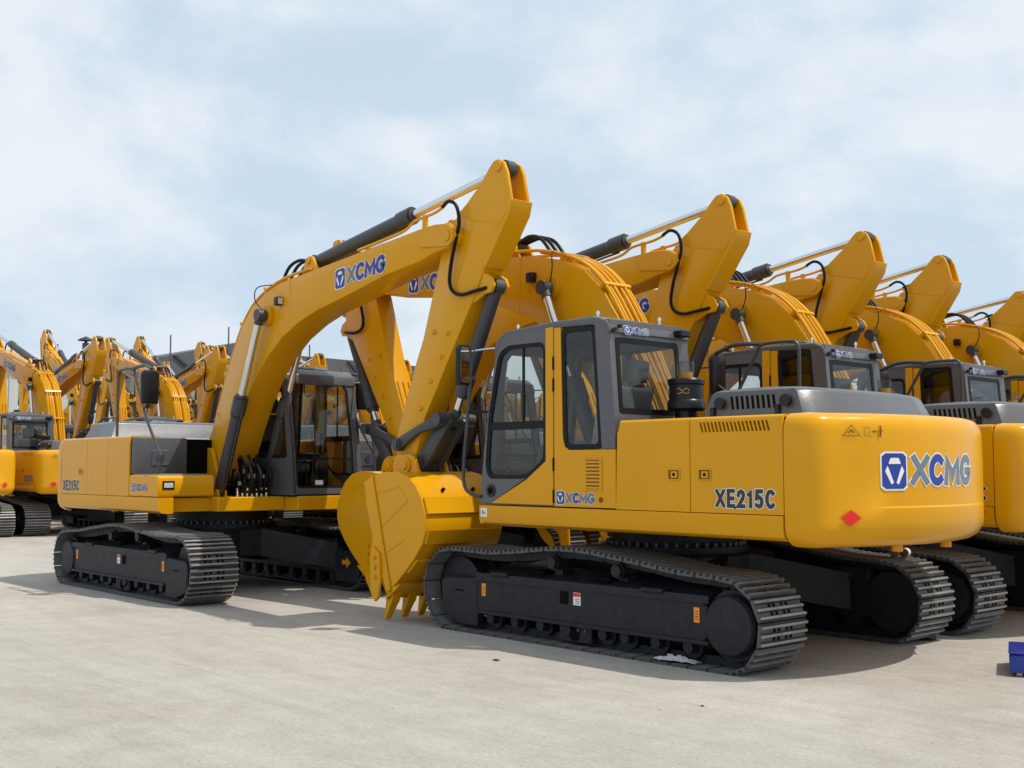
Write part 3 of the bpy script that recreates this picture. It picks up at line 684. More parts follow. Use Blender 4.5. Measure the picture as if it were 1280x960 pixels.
    m = MB(); m.add([(front_x(z) - .008, y, z) for y, z in ((.62, 1.37), (.74, 1.37), (.74, 1.43), (.62, 1.43))], [(0, 1, 2, 3)], 'white'); m.build('glass_sticker', fw)
    w_ = MB(); w_.box(front_x(1.71) - .03, front_x(1.71) - .005, .35, 1.23, 1.70, 1.725, 'rub'); w_.build('windscreen_bar', fw)
    wp = MB(); wp.tube([(front_x(1.4) + .02, .55, 1.40), (front_x(1.9) + .03, .62, 1.9), (front_x(2.3) + .03, .66, 2.3)], .009, 'rub', 6); wp.build('wiper', fw)
    w_ = MB(); w_.plate(rear_hole, [rin(.05)], 'x', -.004, .01, 'rub', fnb); rw = w_.build('rear_window', c)
    gl = MB(); gl.plate(rin(.045), [], 'x', .0, .004, 'glass', fnb); gl.build('pane', rw)
    rbase = [(1.0, 2.72), (-.30, 2.76), (-.36, 1.72), (1.16, 1.72)]; rh = round_poly(rbase, .06, 3)
    w_ = MB(); w_.plate(rh, [round_poly(inset(rbase, .04), .04, 3)], 'y', CY0 + .004, CY0 + .02, 'rub'); w_.box(.30, .34, CY0 + .004, CY0 + .02, 1.74, 2.73, 'rub'); ow = w_.build('side_window', c)
    gl = MB(); gl.plate(round_poly(inset(rbase, .035), .04, 3), [], 'y', CY0 + .008, CY0 + .012, 'glass'); gl.build('pane', ow)
    # roof lettering on the rear edge, antenna stubs, lamp
    fr_ = lambda u, v, dd: (-.415 + (v * .28) - dd - .012, 1.17 - u, 2.775 + v)
    d = MB()
    logo(d, .078, lambda u, v, dd: fr_(u, v, dd + .001), {'X': 'dgry', 'C': 'blue', 'M': 'dgry', 'G': 'dgry'}); d.build('maker_lettering', c)
    a = MB()
    for x, y, z in ((.86, 1.28, 2.90), (-.18, 1.26, 2.93), (-.25, .50, 2.93)):
        a.cyl((x, y, z), (x, y, z + .07), .010, 'chrome', seg=8); a.cyl((x, y, z + .035), (x, y, z + .06), .018, 'chrome', seg=8)
    a.build('lifting_eye', c)
    a = MB(); a.box(-.50, -.40, .34, .48, 2.80, 2.865, 'blk', .01, 1); a.build('rear_lamp', c)
    a = MB(); a.cyl((-.43, 1.33, 2.80), (-.46, 1.345, 2.80), .02, 'blk', seg=8); a.build('rubber_stop', c)
    a = MB(); a.cyl((-.42, 1.25, 2.84), (-.455, 1.25, 2.84), .018, 'blk', seg=8); a.build('rubber_stop', c)
    # left front grab rail with mirror
    ra = MB(); ra.tube([(1.30, 1.37, 1.31), (1.40, 1.40, 1.33), (1.50, 1.41, 1.40), (1.52, 1.41, 1.6), (1.44, 1.41, 2.3), (1.40, 1.41, 2.85)], .017, 'cyl', 8)
    ra.tube([(1.40, 1.41, 2.74), (1.25, 1.38, 2.75), (1.10, 1.36, 2.75)], .012, 'chrome', 6)
    ra.tube([(1.47, 1.41, 2.15), (1.35, 1.38, 2.14), (1.22, 1.34, 2.14)], .012, 'rub', 6)
    rail = ra.build('grab_rail', c)
    m = MB(); xf = Matrix.Translation((1.41, 1.50, 2.60)) @ Matrix.Rotation(R(14), 4, 'Z')
    m.prism([(-.08, -.20), (.08, -.20), (.095, -.12), (.095, .15), (.07, .2), (-.07, .2), (-.095, .15), (-.095, -.12)], 'x', -.015, .045, 'blk', .015, 2, xf=xf)
    mo = m.build('mirror', c)
    mm = MB(); mm.prism([(-.068, -.175), (.068, -.175), (.08, -.11), (.08, .13), (.06, .175), (-.06, .175), (-.08, .13), (-.08, -.11)], 'x', -.019, -.0155, 'mirror', xf=xf); mm.build('mirror_glass', mo)
    # interior: seat, consoles, levers
    s_ = MB(); s_.box(-.12, .42, .58, 1.12, 1.52, 1.68, 'seat', .05, 3); s_.box(-.02, .3, .66, 1.04, 1.29, 1.53, 'blk')
    s_.prism([(-.10, 1.62), (-.30, 2.32), (-.20, 2.36), (-.06, 2.18), (.06, 1.66)], 'y', .60, 1.10, 'seat', .05, 3)
    s_.prism([(-.30, 2.36), (-.34, 2.56), (-.24, 2.58), (-.19, 2.38)], 'y', .72, .98, 'seat', .03, 3)
    seat = s_.build('seat', c)
    s_ = MB(); s_.prism([(-.115, 1.70), (-.32, 2.30), (-.33, 2.60), (-.22, 2.60), (-.03, 2.20), (.08, 1.69)], 'y', 1.10, 1.116, 'wrap', .006, 1); s_.box(-.1, .44, .57, 1.13, 1.685, 1.695, 'wrap', .004, 1); s_.build('seat_wrap', seat)
    s_ = MB()
    for y0, y1 in ((.40, .56), (1.13, 1.27)): s_.box(-.05, .62, y0, y1, 1.30, 1.80, 'blk', .03, 2)
    for y in (.48, 1.20): s_.cyl((.50, y, 1.78), (.54, y, 2.0), .015, 'blk', seg=8); s_.cyl((.54, y, 1.98), (.55, y, 2.08), .03, 'blk', seg=8)
    for y in (.74, .90): s_.cyl((.92, y, 1.30), (.86, y, 1.75), .014, 'blk', seg=6)
    s_.box(.98, 1.05, .40, .52, 1.55, 1.95, 'blk', .02, 2); s_.build('control_console', c)

# ------------------------------------------------------------------ boom, stick, bucket
BOOM = [(-.06, 1.55), (-.13, 1.75), (-.08, 1.93), (.02, 2.06), (.20, 2.42), (.40, 2.80), (.60, 3.14), (.80, 3.43), (1.05, 3.655), (1.37, 3.80), (1.78, 3.90), (2.4, 3.95), (3.2, 4.015), (3.9, 4.075), (4.49, 4.125), (4.85, 4.145),
        (5.07, 4.125), (5.19, 4.07), (5.23, 3.98), (5.18, 3.90), (5.06, 3.87), (4.86, 3.85), (4.59, 3.785), (3.97, 3.715), (3.19, 3.565), (2.6, 3.465), (2.2, 3.36), (1.81, 3.205), (1.5, 3.01), (1.2, 2.76), (.95, 2.46), (.72, 2.10), (.52, 1.74), (.38, 1.50), (.25, 1.42), (.08, 1.42)]
STICK = [(5.12, 4.21), (5.27, 4.30), (5.50, 4.475), (5.63, 4.61), (5.70, 4.67), (5.78, 4.675), (5.85, 4.63), (5.90, 4.52), (5.965, 4.215), (5.93, 4.12), (5.56, 3.61), (5.41, 3.34), (4.60, 2.13), (4.44, 1.72), (4.42, 1.56), (4.37, 1.49), (4.27, 1.49), (4.17, 1.60), (4.07, 1.82), (4.16, 2.08), (4.44, 2.72), (4.56, 2.96), (4.72, 3.42), (4.85, 3.80), (4.98, 4.05)]
BUCK = [(4.13, 1.42), (4.22, 1.50), (4.45, 1.545), (4.66, 1.55), (4.84, 1.51), (4.98, 1.42), (5.08, 1.29), (5.145, 1.12), (5.155, .97), (5.105, .83), (4.97, .67), (4.82, .535), (4.67, .41), (4.56, .33)]
P_FOOT, P_TIP, P_STICKCYL = (.08, 1.72), (5.09, 3.985), (5.77, 4.60)
P_BCYL, P_LINKPIN, P_BUCK, P_BLINK, P_SLINK = (5.60, 3.42), (4.93, 2.09), (4.27, 1.59), (4.50, 1.62), (4.20, 1.84)
def hyd(root, name, a, b, y, r, split, head=1.0, k='cyl'):
    a = Vector((a[0], y, a[1])); b = Vector((b[0], y, b[1])); d = (b - a).normalized(); Ln = (b - a).length; e = a + d * Ln * split
    m = MB(); m.cyl(a + d * .09, e, r, k, seg=20); m.cyl(e - d * .22 * head, e, r * 1.22, k, seg=20); m.cyl(e - d * .26 * head, e - d * .22 * head, r, k, r1=r * 1.22, seg=20, cap=False)
    m.cyl(a + Vector((0, -.06, 0)), a + Vector((0, .06, 0)), r * 1.05, k, seg=16); m.cyl(a + d * .03, a + d * .12, r * .9, k, seg=16)
    m.cyl(e, e + d * .035, r * .95, k, seg=20)
    n_ = d.orthogonal() if abs(d.y) > .9 else Vector((0, 1, 0)).cross(d)
    m.tube([e - d * .12 + n_ * r * 1.35, e - d * .35 + n_ * r * 1.3, a + d * .35 + n_ * r * 1.3, a + d * .2 + n_ * r * 1.0], r * .16, k, 6)
    o = m.build(name, root)
    rd = MB(); rd.cyl(e, b - d * .06, r * .58, 'chrome', seg=18); rd.build('rod', o)
    ev = MB(); ev.cyl(b + Vector((0, -.055, 0)), b + Vector((0, .055, 0)), r * .98, k, seg=18); ev.cyl(b - d * .12, b - d * .02, r * .72, k, seg=14); ev.build('rod_eye', o)
    return o
def build_arm(root):
    bw, sw = .21, .13
    b = MB(); b.prism(BOOM, 'y', -bw, bw, 'yel', .010, 2)
    for sg in (-1, 1):
        b.cyl((P_TIP[0], sg * bw, P_TIP[1]), (P_TIP[0], sg * (bw + .03), P_TIP[1]), .105, 'yel', seg=22)
        b.cyl((P_TIP[0], sg * (bw + .03), P_TIP[1]), (P_TIP[0], sg * (bw + .045), P_TIP[1]), .055, 'yel', seg=16)
        b.cyl((1.49, sg * bw, 3.50), (1.49, sg * (bw + .05), 3.50), .13, 'yel', seg=22)
        # thickened end plate at the boom tip
        b.prism([(4.55, 4.122), (4.85, 4.138), (5.06, 4.118), (5.18, 4.065), (5.22, 3.98), (5.17, 3.91), (5.05, 3.88), (4.62, 3.93)], 'y', sg * bw, sg * (bw + .016), 'yel', .005, 1)
        # stick cylinder lug on the boom back
        b.prism([(2.10, 3.92), (2.18, 4.10), (2.26, 4.17), (2.34, 4.16), (2.50, 3.95)], 'y', sg * .09, sg * .13, 'yel', .006, 1)
        for xa, za, xb, zb in ((2.02, 3.30, 1.98, 3.915), (3.95, 3.725, 3.92, 4.07), (.62, 1.95, .16, 2.33)):
            d = (Vector((xb - xa, zb - za))).normalized(); nn = Vector((-d.y, d.x)) * .009
            b.prism([(xa + nn.x, za + nn.y), (xb + nn.x, zb + nn.y), (xb - nn.x, zb - nn.y), (xa - nn.x, za - nn.y)], 'y', sg * (bw - .002), sg * (bw + .004), 'yel', .003, 1)
    boom = b.build('boom', root)
    t = MB(); t.cyl((2.27, -.15, 4.11), (2.27, .15, 4.11), .04, 'yel', seg=14); t.build('boom_pin', boom)
    for sg in (-1, 1):
        d = MB()
        # the plaque follows the slope of the boom (rising towards the tip on both sides)
        sl = .075; cx, cz = 2.99, 3.665
        if sg < 0: fn = lambda u, v, dd: (cx + u, -bw - dd, cz + u * sl + v)
        else: fn = lambda u, v, dd: (cx + 1.04 - u, bw + dd, cz + (1.04 - u) * sl + v)
        logo(d, .225, fn, LOGOB, .92); d.build('maker_lettering', boom)
    # hydraulic pipes over the boom back
    back = BOOM[3:17]
    def offs(pts, o):
        res = []
        for i, p in enumerate(pts):
            a = Vector(pts[max(i - 1, 0)]); c = Vector(pts[min(i + 1, len(pts) - 1)]); d = (c - a).normalized(); nn = Vector((-d.y, d.x)); res.append(Vector(p) + nn * o)
        return res
    for i, y in enumerate((-.17, -.11, -.055, .055, .11, .17)):
        ps = offs(back[:8 if abs(y) < .15 else 9], .05 + .012 * (i % 2))
        m = MB(); m.tube([(p.x, y * (1.0 if j > 1 else .85), p.y) for j, p in enumerate(ps)], .019, 'yel', 7); m.build('pipe', boom)
    cl = MB()
    for j in (2, 4, 6): p = offs(back, .03)[j]; d = (Vector(back[j + 1]) - Vector(back[j - 1])).normalized(); cl.box(-.02, .02, -.20, .20, -.03, .055, 'yel', xf=Matrix.Translation((p.x, 0, p.y)) @ Matrix.Rotation(-math.atan2(d.y, d.x), 4, 'Y'))
    cl.build('pipe_clamp', boom)
    # hoses from the pipes to the stick cylinder, looping over the boom
    for y in (-.10, .0, .10):
        m = MB(); m.tube([(1.62, y, 3.93), (1.78, y, 4.10), (1.98, y * .8, 4.16), (2.2, y * .5, 4.12), (2.40, y * .4, 4.10)], .021, 'rub', 7); m.build('hose', boom)
    for y in (-.26, .26):
        m = MB(); m.tube([(1.46, y * 1.05, 3.56), (1.36, y * 1.3, 3.70), (1.38, y * 1.25, 3.86), (1.50, y * .7, 3.90)], .007, 'rub', 5); m.build('grease_line', boom)
    # yellow side pipe + bracket near the tip, black hose down the stick
    for sg in (-1, 1):
        m = MB(); m.tube([(3.4, sg * .18, 4.075), (4.0, sg * .18, 4.13), (4.30, sg * .18, 4.17), (4.48, sg * .19, 4.24), (4.80, sg * .19, 4.27), (4.98, sg * .195, 4.31)], .017, 'yel', 6); m.box(4.62, 4.68, sg * .18 - .02, sg * .18 + .02, 4.12, 4.28, 'yel', .004, 1); m.build('pipe', boom)
        m = MB(); y = sg * .235
        m.tube([(4.96, sg * .195, 4.31), (5.10, y * .95, 4.345), (5.21, y * .9, 4.28), (5.24, y * .85, 4.10), (5.17, y * .85, 3.88), (5.10, y * .8, 3.70), (5.06, y * .75, 3.52), (5.10, y * .7, 3.41), (5.24, y * .7, 3.36), (5.44, y * .68, 3.375), (5.58, sg * .11, 3.40)], .0195, 'rub', 8); m.build('hose', boom)
    l = MB(); l.box(1.73, 1.83, -.295, -.21, 3.60, 3.71, 'blk', .015, 2); l.box(1.825, 1.835, -.285, -.22, 3.615, 3.695, 'lamp', .004, 1); l.build('work_lamp', boom)
    l = MB(); l.box(1.73, 1.83, .21, .295, 3.60, 3.71, 'blk', .015, 2); l.box(1.825, 1.835, .22, .285, 3.615, 3.695, 'lamp', .004, 1); l.build('work_lamp', boom)
    # foot brackets on the deck
    for sg in (-1, 1):
        f = MB(); f.prism([(-.40, 1.215), (.42, 1.215), (.30, 1.55), (.16, 1.84), (.04, 1.86), (-.10, 1.82), (-.28, 1.5)], 'y', sg * .22, sg * .27, 'yel', .008, 1); f.build('boom_foot_bracket', root)
        for q0, q1 in ((.272, .30), (.38, .41)):
            f = MB(); f.prism([(.28, 1.05), (.66, 1.05), (.60, 1.30), (.52, 1.33), (.42, 1.33), (.31, 1.24)], 'y', sg * q0, sg * q1, 'yel', .006, 1); f.build('cylinder_foot_bracket', root)
    for sg in (-1, 1): hyd(root, 'boom_cylinder', (.47, 1.19), (1.49, 3.50), sg * .335, .078, .56)
    hyd(root, 'stick_cylinder', (2.27, 4.11), P_STICKCYL, 0, .082, .55)
    # hose bundle at the boom foot
    hr = random.Random(3)
    for i in range(7):
        y = -.20 + i * .07; j = lambda a: hr.uniform(-a, a); h = hr.uniform(1.42, 1.62)
        m = MB(); m.tube([(.74 + j(.03), y, 1.25), (.80 + j(.06), y + j(.04), h), (.70 + j(.08), y + j(.06), h + .10), (.58 + j(.06), y + j(.06), h - .06), (.50 + j(.04), y + j(.05), 1.36), (.44, y, 1.46)], .017 + .005 * (i % 2), 'rub', 6)
        m.cyl((.74, y, 1.22), (.745, y, 1.33), .024, 'chrome', seg=8); m.cyl((.79, y, h - .10), (.795, y, h - .05), .023, 'tread', seg=8); m.build('hose', root)
    for i, y in enumerate((-.15, -.03, .10)):
        m = MB(); m.tube([(.78, y, 1.28), (.98, y, 1.30), (1.04, y * 1.1, 1.48), (.95, y, 1.62), (.82 + .05 * i, y * .9, 1.60), (.70, y, 1.75)], .019, 'rub', 6); m.build('hose', root)
    # ---- stick
    s = MB()
    s.prism([(5.10, 4.18), (5.45, 4.22), (5.62, 4.30), (5.965, 4.215)] + STICK[9:], 'y', -sw, sw, 'yel', .008, 2)
    ear = STICK[:9] + [(5.80, 4.02), (5.4, 4.1)]
    for sg in (-1, 1):
        s.prism(ear, 'y', sg * (sw - .04), sg * (sw + .004), 'yel', .008, 1)
        s.cyl((P_STICKCYL[0], sg * sw, P_STICKCYL[1]), (P_STICKCYL[0], sg * (sw + .022), P_STICKCYL[1]), .055, 'yel', seg=18)
        s.prism([(5.34, 3.48), (5.50, 3.58), (5.64, 3.50), (5.68, 3.42), (5.64, 3.35), (5.54, 3.34), (5.36, 3.26)], 'y', sg * .075, sg * .115, 'yel', .006, 1)
        for x, z in ((4.86, 2.75), (4.97, 2.99), (4.74, 3.02), (4.68, 2.50), (4.52, 2.22)):
            s.cyl((x, sg * sw, z), (x, sg * (sw + .02), z), .024, 'yel', seg=10); s.box(x - .035, x + .05, min(sg * sw, sg * (sw + .012)), max(sg * sw, sg * (sw + .012)), z - .012, z + .012, 'yel')
    s.prism([(5.985, 4.235), (5.945, 4.10), (5.58, 3.60), (5.54, 3.63), (5.88, 4.08), (5.90, 4.235)], 'y', -sw - .012, sw + .012, 'yel', .004, 1)
    s.cyl((P_BUCK[0], -.20, P_BUCK[1]), (P_BUCK[0], .20, P_BUCK[1]), .10, 'yel', seg=20)
    stick = s.build('stick', root)
    sa, sb = Vector((4.13, 2.00)), Vector((4.42, 2.68)); d = (sb - sa).normalized(); nn = Vector((-d.y, d.x))
    for y in (-.085, 0, .085):
        m = MB(); m.prism([(p.x, p.y) for p in (sa - nn * .004, sb - nn * .004, sb + nn * .018, sa + nn * .018)], 'y', y - .014, y + .014, 'yel', .004, 1); m.build('rubbing_strip', stick)
    m = MB(); m.cyl((P_SLINK[0], -.24, P_SLINK[1]), (P_SLINK[0], .24, P_SLINK[1]), .045, 'cyl', seg=14); m.build('link_pin', stick)
    hyd(root, 'bucket_cylinder', P_BCYL, P_LINKPIN, 0, .072, .80, .9)
    lk = MB()
    for sg in (-1, 1):
        a, c = Vector((*P_SLINK,)), Vector((*P_LINKPIN,)); d = (c - a).normalized(); nn = Vector((-d.y, d.x))
        mid = (a + c) / 2 + nn * .03
        pl = [a + nn * .065 - d * .03, mid + nn * .042, c + nn * .07, c + d * .07, c - nn * .07, mid - nn * .042, a - nn * .065 - d * .0, a - d * .065]
        lk.prism([(p.x, p.y) for p in pl], 'y', sg * .15, sg * .205, 'cyl', .012, 2)
        lk.cyl((a.x, sg * .14, a.y), (a.x, sg * .22, a.y), .07, 'cyl', seg=18); lk.cyl((c.x, sg * .07, c.y), (c.x, sg * .25, c.y), .068, 'cyl', seg=18)
    lk.build('tipping_link', root)
    lk = MB(); a, c = Vector(P_LINKPIN), Vector(P_BLINK); d = (c - a).normalized(); nn = Vector((-d.y, d.x))
    for sg in (-1, 1): lk.prism([(p.x, p.y) for p in (a + nn * .08 - d * .05, c + nn * .09, c + d * .08, c - nn * .09, a - nn * .08 - d * .05)], 'y', sg * .06, sg * .125, 'cyl', .012, 2)
    lk.prism([(p.x, p.y) for p in (a + nn * .05 + d * .1, c + nn * .06 - d * .08, c - nn * .06 - d * .08, a - nn * .05 + d * .1)], 'y', -.07, .07, 'cyl', .01, 1)
    lk.cyl((c.x, -.15, c.y), (c.x, .15, c.y), .085, 'cyl', seg=18); lk.build('bucket_link', root)
    build_bucket(root)
def build_bucket(root):
    W = .49; b = MB(); n = len(BUCK)
    inn = []
    for i, p in enumerate(BUCK):
        a = Vector(BUCK[max(i - 1, 0)]); c = Vector(BUCK[min(i + 1, n - 1)]); d = (c - a).normalized(); nn = Vector((-d.y, d.x)); q = Vector(p) - nn * -.03 * 1
        q = Vector(p) + Vector((d.y, -d.x)) * .03; inn.append((q.x, q.y))
    sh = list(BUCK) + inn[::-1]
    b.prism(sh, 'y', -W, W, 'yel')
    side = list(BUCK[:-1]) + [(4.56, .335), (4.40, .62), (4.20, 1.20)]
    for sg in (-1, 1): b.prism(side, 'y', sg * (W - .004), sg * (W + .024), 'yel', .006, 1)
    # lip
    b.prism([(4.72, .39), (4.66, .345), (4.50, .235), (4.47, .25), (4.60, .375)], 'y', -W - .02, W + .02, 'yel', .006, 1)
    bk = b.build('bucket', root); bk.location.x = -.045
    # edge strips on the side plates (thicker cutting edge band) and pressed ribs
    for sg in (-1, 1):
        e = MB(); e.prism([(4.115, 1.44), (4.26, 1.515), (4.47, .76), (4.60, .34), (4.54, .30), (4.36, .62), (4.16, 1.20)], 'y', sg * (W + .022), sg * (W + .048), 'yel', .010, 1)
        e.build('side_edge', bk)
        e = MB()
        for p, q in (((4.33, 1.33), (4.72, 1.40)), ((4.42, .98), (4.86, 1.26)), ((4.50, .72), (4.80, .86)), ((4.72, 1.40), (4.86, 1.26))):
            p, q = Vector(p), Vector(q); d = (q - p).normalized(); nn = Vector((-d.y, d.x)) * .010
            e.prism([(v.x, v.y) for v in (p + nn, q + nn, q - nn, p - nn)], 'y', sg * (W + .022), sg * (W + .031), 'yel', .004, 1)
        e.build('side_rib', bk)
        e = MB(); e.prism([(4.30, .78), (4.44, .70), (4.46, .42), (4.43, .24), (4.37, .20), (4.30, .30), (4.285, .55)], 'y', sg * (W + .046), sg * (W + .082), 'yel', .008, 1)
        for x, z in ((4.37, .66), (4.375, .56), (4.385, .46)): e.cyl((x, sg * (W + .08), z), (x, sg * (W + .105), z), .024, 'yel', seg=8)
        e.build('side_cutter', bk)
    # wear strips wrapping the shell
    def strip(i0, i1):
        m = MB(); seg = BUCK[i0:i1 + 1]; o = []
        for i, p in enumerate(seg):
            a = Vector(seg[max(i - 1, 0)]); c = Vector(seg[min(i + 1, len(seg) - 1)]); d = (c - a).normalized(); q = Vector(p) + Vector((-d.y, d.x)) * .028; o.append((q.x, q.y))
        m.prism(list(seg) + o[::-1], 'y', -W + .001, W - .001, 'yel', .004, 1); m.build('wear_strip', bk)
    for i0, i1 in ((6, 7), (8, 9), (10, 11), (12, 13)): strip(i0, i1)
    # lengthwise bead seams and drain holes
    m = MB()
    for y in (-.2, .2): m.cyl((5.03, y, 1.36), (5.055, y, 1.375), .02, 'hole', seg=8)
    m.build('drain_hole', bk)
    # ears
    for sg in (-1, 1):
        e = MB(); e.prism([(4.15, 1.46), (4.165, 1.66), (4.21, 1.725), (4.30, 1.735), (4.46, 1.735), (4.535, 1.70), (4.575, 1.64), (4.60, 1.57), (4.65, 1.52), (4.76, 1.49), (4.90, 1.42), (5.0, 1.33), (4.8, 1.40), (4.5, 1.46)], 'y', sg * .17, sg * .215, 'yel', .008, 1)
        x, z = P_BLINK; x -= .10; e.cyl((x, sg * .215, z), (x, sg * .24, z), .085, 'yel', seg=20); e.cyl((x, sg * .24, z), (x, sg * .255, z), .05, 'yel', seg=14)
        e.build('bucket_ear', bk).location.x = .03
    # five teeth: adapter + wedge
    t = MB(); d = Vector((-.42, -1.0)).normalized(); nn = Vector((-d.y, d.x)); o = Vector((4.535, .30))
    def wedge(l0, l1, t0, t1, w0, w1, k):
        vs = []
        for l_, tt, ww in ((l0, t0, w0), (l1, t1, w1)):
            for a in (-1, 1):
                for c in (-1, 1): p = o + d * l_ + nn * tt * a; vs.append((p.x, ww * c, p.y))
        t.add(vs, [(0, 1, 3, 2), (4, 6, 7, 5), (0, 4, 5, 1), (2, 3, 7, 6), (0, 2, 6, 4), (1, 5, 7, 3)], k)
    wedge(-.14, .10, .055, .05, .055, .05, 'yel'); wedge(.10, .30, .046, .010, .047, .036, 'yel')
    pq = o + d * .05; t.cyl((pq.x, -.066, pq.y), (pq.x, .066, pq.y), .016, 'brown', seg=8)
    tm = t.mesh('tooth')
    for i in range(5):
        oo = link('tooth', tm, bk); oo.location = (0, -.43 + i * .215, 0)

def build_excavator(detail):
    root = empty('excavator')
    build_tracks(root, detail); build_base(root); build_counterweight(root); build_body(root); build_cab(root); build_arm(root)
    return root
def copy_tree(o, parent=None):
    c_ = o.copy(); COL.objects.link(c_)
    if parent: c_.parent = parent
    for ch in o.children: copy_tree(ch, c_)
    return c_
ARM = {'boom', 'stick_cylinder', 'stick', 'bucket_cylinder', 'tipping_link', 'bucket_link', 'bucket'}
def pose(root, deg):
    """raise the whole front attachment about the boom foot pin"""
    px = Vector((P_FOOT[0], 0, P_FOOT[1])); rot = Matrix.Translation(px) @ Matrix.Rotation(R(-deg), 4, 'Y') @ Matrix.Translation(-px)
    for ch in root.children:
        base = ch.name.split('.')[0]
        if base in ARM: ch.matrix_local = rot @ ch.matrix_local
        elif base == 'boom_cylinder':
            a = Vector((.47, 0, 1.19)); b0 = Vector((1.49, 0, 3.50)); b1 = rot @ b0
            ang = math.atan2((b1 - a).z, (b1 - a).x) - math.atan2((b0 - a).z, (b0 - a).x); k = (b1 - a).length / (b0 - a).length
            ch.matrix_local = Matrix.Translation(a) @ Matrix.Rotation(-ang, 4, 'Y') @ Matrix.Translation(-a) @ ch.matrix_local
            d = (b1 - a).normalized() * ((b1 - a).length - (b0 - a).length)
            for sub in ch.children:
                if sub.name.split('.')[0] in ('rod', 'rod_eye'):
                    dl = (b0 - a).normalized() * ((b1 - a).length - (b0 - a).length); sub.matrix_local = Matrix.Translation(dl) @ sub.matrix_local

# ------------------------------------------------------------------ setting
M['ground'] = ground_mat()
g = MB(); S = 900
g.add([(-S, -S, 0), (S, -S, 0), (S, S, 0), (-S, S, 0)], [(0, 1, 2, 3)], 'ground'); tag(g.build('ground', recalc=False), kind='structure')

# ------------------------------------------------------------------ machines
fullm = build_excavator(True)
farm = build_excavator(False)
GR = 'yellow crawler excavators parked in rows'
used = {True: False, False: False}
def put(x, y, face, label, detail=False, raise_=0, z=0.0):
    src = fullm if detail else farm
    if not used[detail]: o = src; used[detail] = True
    else: o = copy_tree(src)
    o.location = (x, y, z); o.rotation_euler = (0, 0, 0 if face > 0 else math.pi)
    if raise_: todo.append((o, raise_))
    tag(o, label, 'excavator', GR); return o
todo = []
put(0, 0, 1, 'large yellow excavator nearest the camera, its whole tail with blue emblem facing us', True)
put(6.98, 1.10, -1, 'excavator at left facing right, whose bucket stands on the ground before the nearest machine', True)
put(-.08, -3.26, 1, 'excavator directly behind the nearest one, its grey hood and cab showing above the yellow tail', True)
put(0, -6.5, 1, 'third excavator in the right-hand row, cab between two others near the right edge')
put(.05, -9.65, 1, 'fourth excavator in the right-hand row, cut by the right edge of the picture')
for i, l in enumerate(('fifth excavator deep in the right-hand row, mostly hidden', 'sixth excavator deep in the right-hand row, mostly hidden', 'seventh and last excavator of the right-hand row')):
    put(0, -12.9 - 3.2 * i, 1, l)
put(6.40, -1.74, -1, 'excavator whose raised stick rises just right of the nearest cab roof')
put(6.57, -4.99, -1, 'excavator whose stick top rises above the second cab of the right-hand row', raise_=.6)
put(7.03, -8.1, -1, 'excavator whose stick top rises above the third cab of the right-hand row', raise_=2)
put(7.60, -12.0, -1, 'excavator whose stick top is cut by the right edge of the picture', raise_=1)
for i, l in enumerate(('right-facing excavator sixth from the front of its row, hidden behind others', 'right-facing excavator last in its row, hidden behind others')):
    put(6.9, -15.4 - 3.2 * i, -1, l)
LX = 22.3
for y, rz, l in ((.75, 8, 'excavator cut by the left edge, only its tail corner and track showing'), (-2.45, 10, 'far left excavator with cab rear window and red diamond on its tail'),
              (-5.95, 10, 'excavator behind the left machine, its pipes rising over the grey hood'), (-9.3, 10, 'excavator seen behind the left machine beneath its curved boom'),
              (-12.7, 8, 'excavator seen behind the left machine between its cab and the crossing sticks'), (-16.0, 8, 'distant left-row excavator visible through the nearest cab window'), (-19.3, 8, 'distant left-row excavator, last one of its row')):
    put(LX, y, 1, l, raise_=rz)
for i, (y, rz) in enumerate(((-.9, 6), (-4.2, 6), (-7.9, 6), (-11.4, 6), (-14.8, 6), (-18.2, 6))):
    put(29.6, y, -1, ['distant right-facing excavator at the far left edge', 'distant right-facing excavator whose stick stands left of the black mirror', 'distant right-facing excavator whose stick meets the near boom below the dark roof',
                      'distant right-facing excavator framed under the curved boom', 'distant right-facing excavator behind the crossing sticks', 'distant right-facing excavator last of the far row'][i], raise_=rz)
for i, (x, y) in enumerate(((37.4, -7.6), (37.1, -11.2), (37.4, -14.0))):
    put(x - 4.05, y, 1, ['far excavator with its arm raised high at the left edge, beside the flue pipe', 'far excavator with its arm raised high just left of the black mirror', 'far excavator with its arm raised high in front of the dark roof'][i], raise_=26)
for i, (x, y) in enumerate(((46.75, -10.0), (44.7, -12.9), (47.0, -17.0))):
    put(x - 4.05, y, 1, ['farthest excavator with raised arm at the left edge, seen very small', 'farthest excavator with raised arm just right of the flue pipe, seen very small', 'farthest excavator with raised arm at the left end of the dark roof, seen very small'][i], raise_=26)
for i in range(8):
    put(43.6, -10.5 - 3.5 * i, -1, ['first', 'second', 'third', 'fourth', 'fifth', 'sixth', 'seventh', 'eighth'][i] + ' excavator, counted from the left, in the distant right-facing row beside the pale shed', raise_=9 + (i % 3) * 2)
bpy.context.view_layer.update()
for o, dgr in todo: pose(o, dgr)

